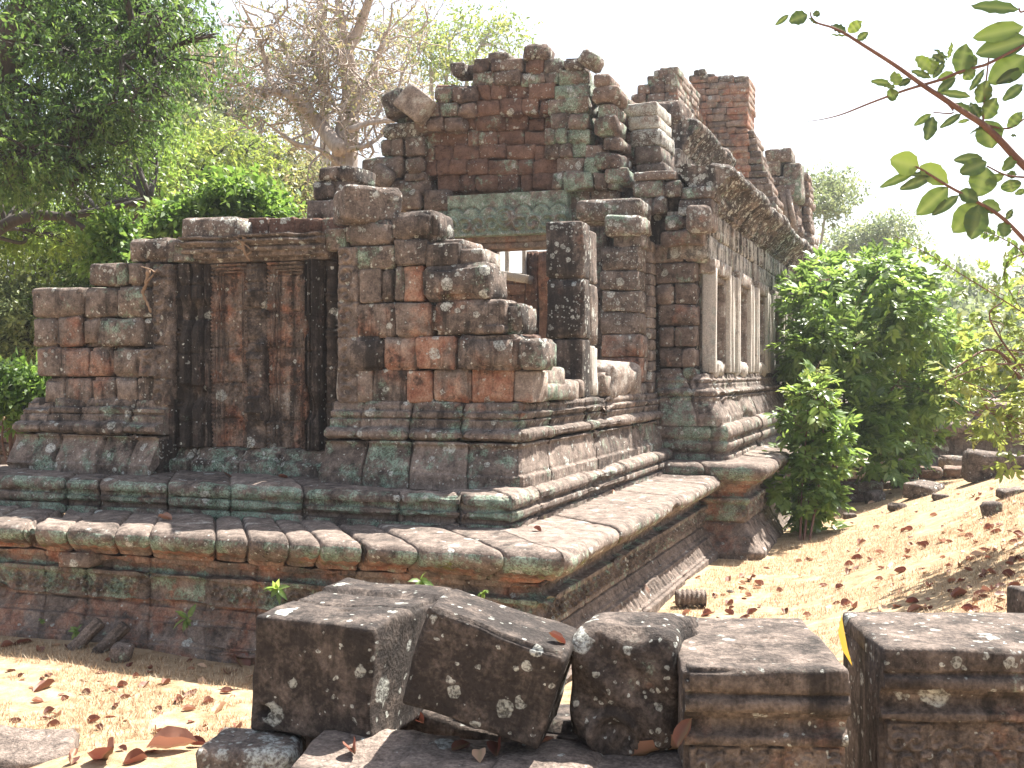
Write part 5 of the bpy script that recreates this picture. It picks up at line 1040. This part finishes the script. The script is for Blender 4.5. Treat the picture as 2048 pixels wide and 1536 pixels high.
# airy bush entering from the right edge
b2 = PT(2140, 1000, 11.5); b2[2] = float(gh(np.array([b2[0]]), np.array([b2[1]]))[0])
tb = lambda u, v: u > np.interp(v, [430, 560, 640, 720, 800, 880], [2010, 1990, 1960, 1905, 1900, 1960])
CL = [(PT(u, v, 11.5 + rt(-1, 1)), r) for u, v, r in fill(1880, 2110, 540, 890, 50, .16, .34, tb)]
st = [([b2, PT(2060, 800, 11.5), PT(1990, 700, 11.3), PT(1900, 742, 11)], .03, .006), ([b2, PT(2080, 700, 11.5), PT(2030, 600, 11.5)], .03, .008), ([PT(2060, 760, 11.4), PT(1980, 640, 11.2), PT(2010, 600, 11)], .012, .005), ([PT(2060, 730, 11.2), PT(1980, 730, 11), PT(1890, 762, 10.8)], .012, .004), ([b2, PT(2050, 850, 11.4), PT(1930, 830, 11)], .02, .005)]
leaflet_shrub("airy_bush", b2, CL, st, LEAF_YG, 480, .085, .042, "airy yellow green bush reaching in from the right edge", "shrub", per=6, droop=-.1)
# arching twigs with paired small leaves
def pairtwig(pts, t, n, ln, wd, lab, leafm=LEAF_MID):
    P = spline([PT(u, v, t + k * .0) for k, (u, v) in enumerate(pts)], 10); E = empty("leafy_twig", tuple(P[0]), lab, "branch", "arching twigs at the right"); w = MB(); l = MB(); tube(w, P, np.linspace(.006, .003, len(P)), 5)
    idx = np.linspace(2, len(P) - 2, n).astype(int); d = unit(np.gradient(P, axis=0))[idx]
    for s in (-1, 1):
        sd = unit(d * .5 + s * _U * .8 + rng.normal(size=(n, 3)) * .25); hexleaf(l, P[idx], sd, unit(-_F[None] + rng.normal(size=(n, 3)) * .5), ln * rng.uniform(.7, 1.2, n), wd, rng.uniform(0, .7, n))
    for m, nm, mt in ((w, "twig", TWIG), (l, "leaves", leafm)):
        o = m.build(nm, mt, None, smooth=nm == "twig", origin=P[0]); o.location = (0, 0, 0); o.parent = E
pairtwig([(2070, 640), (1990, 590), (1925, 550), (1860, 510), (1790, 472)], 9, 26, .055, .035, "arching twig of small paired leaves crossing the bright sky")
pairtwig([(2080, 500), (2020, 520), (2010, 560), (2030, 600)], 8.5, 16, .06, .04, "drooping twig of small paired leaves at the right edge")
pairtwig([(2080, 560), (2040, 500), (1990, 470), (1968, 465)], 8.5, 16, .06, .04, "twig of small paired leaves below the big hanging leaves")
# ---- overhanging branch with large single leaves
def over():
    T = 3.0; q = lambda x, y, dt=0: PT(1500 + x * .2676, y * .2676, T + dt)
    E = empty("overhanging_branch", tuple(q(2150, 1330)), "branch with large leathery leaves hanging into the upper right corner", "branch"); w = MB()
    stems = [([(2150, 1330), (1990, 1180), (1870, 1050), (1740, 930), (1600, 840), (1420, 720), (1290, 635), (1080, 485), (860, 345), (700, 245), (600, 200)], .011, .003), ([(600, 200), (500, 170), (460, 130), (450, 90)], .003, .0015), ([(1290, 635), (1130, 685), (900, 770), (700, 850), (560, 888), (430, 908)], .004, .0008), ([(1290, 635), (1440, 590), (1560, 540), (1700, 500), (1790, 470), (2060, 330)], .004, .004), ([(1740, 930), (1755, 700), (1785, 430)], .003, .002),
             ([(2150, 1900), (1900, 1640), (1700, 1510), (1480, 1390), (1270, 1260), (1200, 1240)], .006, .002), ([(2120, 1330), (1920, 1310), (1770, 1240)], .003, .002), ([(1430, 720), (1520, 840), (1370, 840)], .003, .0015), ([(1740, 930), (1930, 960), (2060, 880)], .003, .002), ([(2120, 40), (2030, 90), (2010, 60)], .003, .002)]
    for P, r0, r1 in stems: S = spline([q(x, y) for x, y in P], 5); tube(w, S, np.linspace(r0, r1, len(S)), 7)
    g0 = PT(2500, 746, 3.4); g1 = g0.copy(); g1[2] = float(gh(np.array([g0[0]]), np.array([g0[1]]))[0]) - .1
    S = spline([g1, g0, PT(2470, 300, 3.3), PT(2440, -250, 3.2)], 6); tube(w, S, np.linspace(.045, .015, len(S)), 8)
    for a, b_, c_, r_ in ((q(2150, 1330), PT(2250, 500, 3.1), S[7], .014), (q(2150, 1900), PT(2260, 640, 3.15), S[5], .009), (q(2120, 1330), PT(2180, 400, 3.05), PT(2250, 500, 3.1), .005), (q(2060, 330), PT(2200, 60, 3.1), S[12], .006), (q(2120, 40), PT(2220, -20, 3.1), S[13], .005)):
        Q = spline([a, b_, c_], 6); tube(w, Q, np.linspace(r_ * .8, r_ * 1.3, len(Q)), 7)
    lv = [((2010, 70), (1655, 35), 85), ((2045, 200), (1672, 280), 120), ((2080, 290), (1690, 400), 150), ((2060, 420), (1780, 620), 170), ((2050, 520), (1840, 620), 80), ((1700, 480), (1600, 430), 80), ((1565, 560), (1620, 320), 130), ((1480, 440), (1515, 310), 30), ((1480, 450), (1380, 360), 30), ((1460, 460), (1365, 410), 50), ((1350, 520), (1240, 420), 90), ((1350, 560), (1380, 415), 90), ((1355, 580), (1205, 525), 45), ((1365, 585), (1465, 455), 45), ((1100, 640), (1080, 530), 80), ((1050, 625), (905, 605), 45), ((1110, 640), (1210, 585), 45), ((1020, 725), (1110, 690), 80), ((1090, 650), (1000, 640), 30),
          ((720, 240), (605, 185), 60), ((730, 240), (840, 155), 70), ((800, 300), (885, 240), 50), ((740, 270), (590, 255), 14), ((470, 110), (530, 95), 40), ((430, 110), (290, 160), 90), ((290, 110), (188, 190), 35), ((500, 180), (440, 130), 20), ((1400, 690), (1540, 580), 60), ((1540, 560), (1400, 590), 70), ((1650, 720), (1410, 685), 50), ((1640, 680), (1760, 510), 45), ((1590, 590), (1690, 520), 70), ((1700, 770), (1790, 600), 120), ((1740, 890), (1850, 730), 110), ((1720, 880), (1650, 760), 70), ((1530, 770), (1700, 870), 60), ((1355, 850), (1225, 940), 45), ((1370, 870), (1320, 1050), 85), ((1580, 850), (1420, 955), 45), ((1640, 895), (1550, 915), 25), ((1760, 900), (1815, 1110), 170), ((1755, 930), (1640, 1000), 15), ((1925, 960), (2040, 830), 70), ((1950, 1010), (1990, 1015), 20), ((1985, 1170), (1890, 1275), 70), ((2040, 630), (1890, 750), 70),
          ((1265, 1250), (1050, 1190), 150), ((1270, 1240), (1490, 1370), 130), ((1240, 1280), (965, 1400), 55), ((1350, 1320), (1120, 1415), 70), ((1360, 1310), (1180, 1300), 40), ((1480, 1400), (1245, 1610), 130), ((1560, 1460), (1360, 1610), 65), ((1560, 1430), (1710, 1500), 95), ((1740, 1180), (1520, 1195), 70), ((1770, 1210), (1570, 1290), 110), ((1770, 1250), (1700, 1470), 170), ((1900, 1310), (1760, 1360), 55), ((1920, 1310), (2000, 1300), 50), ((1940, 1340), (1960, 1440), 120), ((2060, 1420), (1980, 1450), 40), ((1705, 1520), (1520, 1740), 160), ((1715, 1530), (1660, 1790), 150), ((1725, 1520), (1880, 1570), 90), ((1900, 1660), (1900, 1770), 90), ((1915, 1640), (1965, 1560), 40), ((2060, 560), (2080, 420), 90)]
    wo = w.build("stem", TWIG, None, origin=q(2150, 1330)); wo.location = (0, 0, 0); wo.parent = E
    for k, (b, tp, wd) in enumerate(lv):
        l = MB(); dt = rt(-.02, .02); B_, T2 = q(*b), q(tp[0], tp[1], dt); L_ = np.linalg.norm(T2 - B_); d = (T2 - B_) / L_
        wdm = wd * .2676 / FPX * T * 1.18; nrm = unit((-_F + rng.normal(size=3) * .12)[None])[0]; side = np.cross(d, nrm); side /= np.linalg.norm(side); up = np.cross(side, d)
        n = 11; s = np.linspace(0, 1, n); pr = np.sin(np.pi * np.clip(s, 0, 1) ** .9) ** .75; pr[0] = .04; pr[-1] = .0
        rows_ = []
        for a in (-1, -.5, 0, .5, 1): rows_.append(B_ + d * (s * L_)[:, None] + side * (a * wdm * .52 * pr)[:, None] + up * ((abs(a) * .07 * wdm * pr) - .06 * L_ * s * s + .004 * np.sin(s * 40) * abs(a))[:, None])
        V = np.stack(rows_, 1); I = np.arange(n * 5).reshape(n, 5); F = np.stack([I[:-1, :-1], I[1:, :-1], I[1:, 1:], I[:-1, 1:]], -1).reshape(-1, 4)
        t = np.zeros((n * 5, 4)); t[:, 0] = rt(.0, .75) if tp[1] > 250 else rt(.1, .5); t.reshape(n, 5, 4)[:, 2, 1] = 1.0
        if b in ((1265, 1250), (1270, 1240), (1350, 520), (1350, 560), (1100, 640), (730, 240)): t[:, 0] = .95
        l.add(V.reshape(-1, 3), F, t, np.zeros((n * 5, 4))); o = l.build("leaf", LEAF_BIG, None, origin=q(2150, 1330)); o.location = (0, 0, 0); o.parent = E
over()
# ---- small weeds in the platform joints
for u, v, s, lab, Yp in ((556, 1178, .13, "small dark fern in a joint of the frieze", 8.62), (375, 1237, .14, "fern growing from the moulding above the leaning slabs", 8.72), (842, 1162, .12, "bright fern under the cornice near the broken gap", 8.66), (966, 1185, .07, "tiny seedling in a crack near the platform corner", 8.62), (155, 1262, .10, "bright seedling beside the leaning pale slab", 8.74), (83, 1240, .05, "tiny yellow seedling at the far left of the platform", 8.76)):
    p = PY(u, v, Yp); n = 11; l = MB(); d = unit(rng.normal(size=(n, 3)) * np.array([1, .5, .8]) + np.array([0, -.7, -.1])); hexleaf(l, np.repeat(p[None], n, 0) * 0, d, unit(rng.normal(size=(n, 3)) * .4 + [0, -.6, .8]), s * rng.uniform(.6, 1.1, n), s * .38, rng.uniform(.2, .9, n), .3)
    o = l.build("fern", LEAF_BR if u in (842, 966, 155) else LEAF_GL, smooth=False); o.location = p; kids_props(o, lab, "plant", "weeds growing in the platform joints")

# ================================================================== GRASS AND FALLEN LEAVES
def grass():
    pts = []
    for (x0, x1, y0, y1, n) in ((-10.5, -2.4, 5.7, 8.95, 60000), (-2.8, 3.2, 5.6, 18, 90000), (-2.2, 4.5, 18, 30, 26000)):
        p = np.stack([rng.uniform(x0, x1, n), rng.uniform(y0, y1, n)], 1)
        q = fbm(np.stack([p[:, 0] * 1.5, p[:, 1] * 1.5, p[:, 0] * 0], 1), 70, 3); keep = (q > -.45)
        keep &= ~((p[:, 1] > 8.75) & (p[:, 0] < -2.75)) & ~((p[:, 1] > 16.2) & (p[:, 0] < -2.1)); pts.append(p[keep])
    p = np.concatenate(pts); n = len(p); b = np.stack([p[:, 0], p[:, 1], gh(p[:, 0], p[:, 1]) - .005], 1)
    h = rng.uniform(.02, .055, n) * (1 + .8 * (rng.random(n) > .95)); an = rng.uniform(0, 2 * math.pi, n); d = np.stack([np.cos(an), np.sin(an), 0 * an], 1); wv = np.stack([-np.sin(an), np.cos(an), 0 * an], 1) * .0035
    lean = rng.uniform(.2, 1.3, n)[:, None]; tip = b + d * h[:, None] * lean + np.array([0, 0, 1.0]) * h[:, None]
    v = np.stack([b - wv, b + wv, tip], 1); t = np.zeros((n * 3, 4)); t[:, 0] = np.repeat(rng.beta(2, 2, n), 3)
    mb = MB(); mb.add(v.reshape(-1, 3), np.arange(n * 3).reshape(n, 3), t, np.zeros((n * 3, 4))); kids_props(mb.build("dry_grass", STRAW, smooth=False), "short dry straw coloured grass", "grass", kind='stuff')
grass()
def dry_leaf(curl, rnd, ln=1.0):
    n = 9; s = np.linspace(0, 1, n); pr = np.sin(np.pi * s ** .85) ** .8; rows_ = []
    for a in (-1, -.5, 0, .5, 1): rows_.append(np.stack([s * ln - ln / 2, a * .27 * pr + .02 * np.sin(s * 9 + a), abs(a) ** 1.5 * curl * pr + curl * .9 * (s - .4) ** 2 + .02 * np.sin(s * 14 + a * 3)], 1))
    V = np.stack(rows_, 1); V[..., 2] -= V[..., 2].min() - .01; I = np.arange(n * 5).reshape(n, 5); F = np.stack([I[:-1, :-1], I[1:, :-1], I[1:, 1:], I[:-1, 1:]], -1).reshape(-1, 4)
    t = np.zeros((n * 5, 4)); t[:, 0] = rnd; t.reshape(n, 5, 4)[:, 2, 1] = .6
    m = MB(); m.add(V.reshape(-1, 3), F, t, np.zeros((n * 5, 4))); return m
protos = [dry_leaf(c, r).build("fallen_leaf", LEAF_DRY) for c, r in ((.15, .1), (.3, .25), (.45, .0), (.2, .45), (.35, .6), (.1, .8), (.5, .3), (.25, .95))]
used = [False] * len(protos)
bpy.context.view_layer.update(); _dg = bpy.context.evaluated_depsgraph_get()
def hit(u, v):
    d = Vector(ray(u, v)).normalized(); ok, p, nrm, *_ = scene.ray_cast(_dg, Vector((0, 0, CAMZ)), d)
    return np.array(p), nrm
def lay(u, v, s, lab, grp, k, tilt=.25):
    p, nrm = hit(u, v)
    if nrm.z < .3: nrm = (nrm + Vector((0, 0, .8))).normalized()
    put_leaf(p, s, lab, grp, 0, k); o = bpy.context.scene.collection.objects[-1] if False else _last[0]
    q = nrm.to_track_quat('Z', 'Y').to_matrix() @ Euler((rt(-tilt, tilt), rt(-tilt, tilt), rt(0, 6.28))).to_matrix(); o.rotation_euler = q.to_euler(); o.location = Vector(p) + nrm * .006
_last = [None]
def put_leaf(p, s, label, group, tilt=.35, k=None, rot=None):
    k = random.randrange(len(protos)) if k is None else k
    if used[k]: o = protos[k].copy(); COL.objects.link(o)
    else: o = protos[k]; used[k] = True
    _last[0] = o; o.location = (p[0], p[1], p[2] + .004); o.scale = (s, s * rt(.75, 1.2), s); o.rotation_euler = (rt(-tilt, tilt), rt(-tilt, tilt), rt(0, 6.28)); kids_props(o, label, "fallen leaf", group)
    if rot: o.rotation_euler = rot
# large leaves among the foreground blocks
for u, v, t, s, k, lab in ((1300, 1512, 4.25, .15, 4, "orange brown dry leaf lying in front of the scroll carved block"), (1345, 1505, 4.2, .16, 4, "large pinkish curled leaf leaning on the pendant carved block"), (1372, 1470, 4.3, .12, 1, "red leaf stuck upright between two carved blocks"), (960, 1520, 4.3, .11, 7, "pale yellow leaf on the slab under the tilted block"), (920, 1500, 4.4, .13, 0, "dark red leaf in the hollow under the tilted block"), (1000, 1510, 4.35, .13, 2, "curled maroon leaf right of the pale yellow leaf"), (1085, 1490, 4.35, .10, 3, "bright red leaf at the lower corner of the tilted block"), (1110, 1283, 4.5, .09, 1, "small red leaf caught behind the tilted block's top corner"), (840, 1445, 4.6, .10, 1, "orange leaf in the gap beside the big square block"), (1890 - 1180, 1512, 4.5, .12, 6, "dry leaf on the pale flat slab")):
    lay(u, v, s, lab, "leaves among the foreground blocks", k, .45)
mb = MB(); hexleaf(mb, np.zeros((1, 3)), np.array([[.12, -.35, -.93]]), np.array([[-.9, -.4, .1]]), .22, .075, [.5]); o = mb.build('fallen_leaf', LEAF_YEL); o.location = PT(1683, 1228, 4.95); kids_props(o, 'yellow leaf wedged upright between the two moulded blocks', 'fallen leaf', 'leaves among the foreground blocks')
for u, v, s, k, lab in ((330, 1041, .17, 4, "curled orange leaf lying on the platform ledge"), (1075, 1062, .12, 1, "red leaf at the corner of the plinth course"), (455, 953, .13, 0, "dark red leaf below the false door"), (565, 957, .12, 1, "red leaf below the right side of the false door"), (1225, 985, .1, 3, "leaf on the sunny platform edge")):
    lay(u, v, s, lab, "leaves on the temple ledges", k)
for u, v, s in ((220, 1520, .26), (345, 1500, .24), (440, 1425, .2), (45, 1290, .2), (370, 1385, .2), (480, 1330, .28), (90, 1380, .22), (130, 1498, .2)):
    p = onray(u, v); put_leaf(p, s, "big red brown leaf in the lit grass left of the blocks", "big leaves on the left grass", .6)
for k in range(95):
    u, v = rt(0, 500), 1290 + 240 * random.random() ** 1.2; p = onray(u, v); put_leaf(p, rt(.06, .13), "dry red brown leaf scattered on the left grass", "small leaves on the left grass", .5)
for k in range(300):
    u = rt(1350, 2048); lo = 960 if u > 1720 else np.interp(u, [1350, 1440, 1600, 1720], [1180, 1130, 1090, 1000]); v = lo + (1240 - lo) * random.random() ** .8
    if random.random() > (.35 + .65 * sstep(1500, 2000, u)): continue
    p = onray(u, v); put_leaf(p, rt(.07, .15), "dry red brown leaf scattered on the right slope", "leaves on the right slope", .5)
for o, f in zip(protos, used):
    if not f: bpy.data.objects.remove(o)

def litter():
    mb = MB(); n = 900; x = rng.uniform(-.6, 3.6, n); y = rng.uniform(7.2, 17, n); k = rng.random(n) < sstep(-.4, 2.0, x + .25 * noise3(np.stack([x * 2, y * 2, x * 0], 1), 4)); x, y = x[k], y[k]; n = len(x)
    c = np.stack([x, y, gh(x, y) + rng.uniform(.008, .035, n)], 1); d = rdir(n); d[:, 2] *= .3; hexleaf(mb, c, unit(d), unit(rng.normal(size=(n, 3)) * .45 + [0, 0, 1.0]), rng.uniform(.05, .12, n), rng.uniform(.03, .06, n), np.clip(rng.beta(1.4, 2, n), 0, 1), .3)
    kids_props(mb.build("leaf_litter", LEAF_DRY, smooth=False), "drift of small dry red brown leaves on the right slope", "leaf litter", kind='stuff')
litter()
# ================================================================== HAZE
if HAZE:
    m = bpy.data.materials.new("haze"); m.use_nodes = True; m.node_tree.nodes.clear(); out = m.node_tree.nodes.new("ShaderNodeOutputMaterial"); v = m.node_tree.nodes.new("ShaderNodeVolumePrincipled")
    v.inputs["Color"].default_value = (.88, .93, 1, 1); v.inputs["Density"].default_value = HAZE; v.inputs["Anisotropy"].default_value = .35; m.node_tree.links.new(v.outputs[0], out.inputs["Volume"])
    me = bpy.data.meshes.new("haze"); bx = [(-160, -12, -1.5), (160, -12, -1.5), (160, 190, -1.5), (-160, 190, -1.5), (-160, -12, 45), (160, -12, 45), (160, 190, 45), (-160, 190, 45)]
    me.from_pydata(bx, [], [(3, 2, 1, 0), (4, 5, 6, 7), (0, 1, 5, 4), (1, 2, 6, 5), (2, 3, 7, 6), (3, 0, 4, 7)]); me.materials.append(m); hz = bpy.data.objects.new("haze", me); COL.objects.link(hz); kids_props(hz, "pale sunlit haze in the air", "haze", kind='stuff')
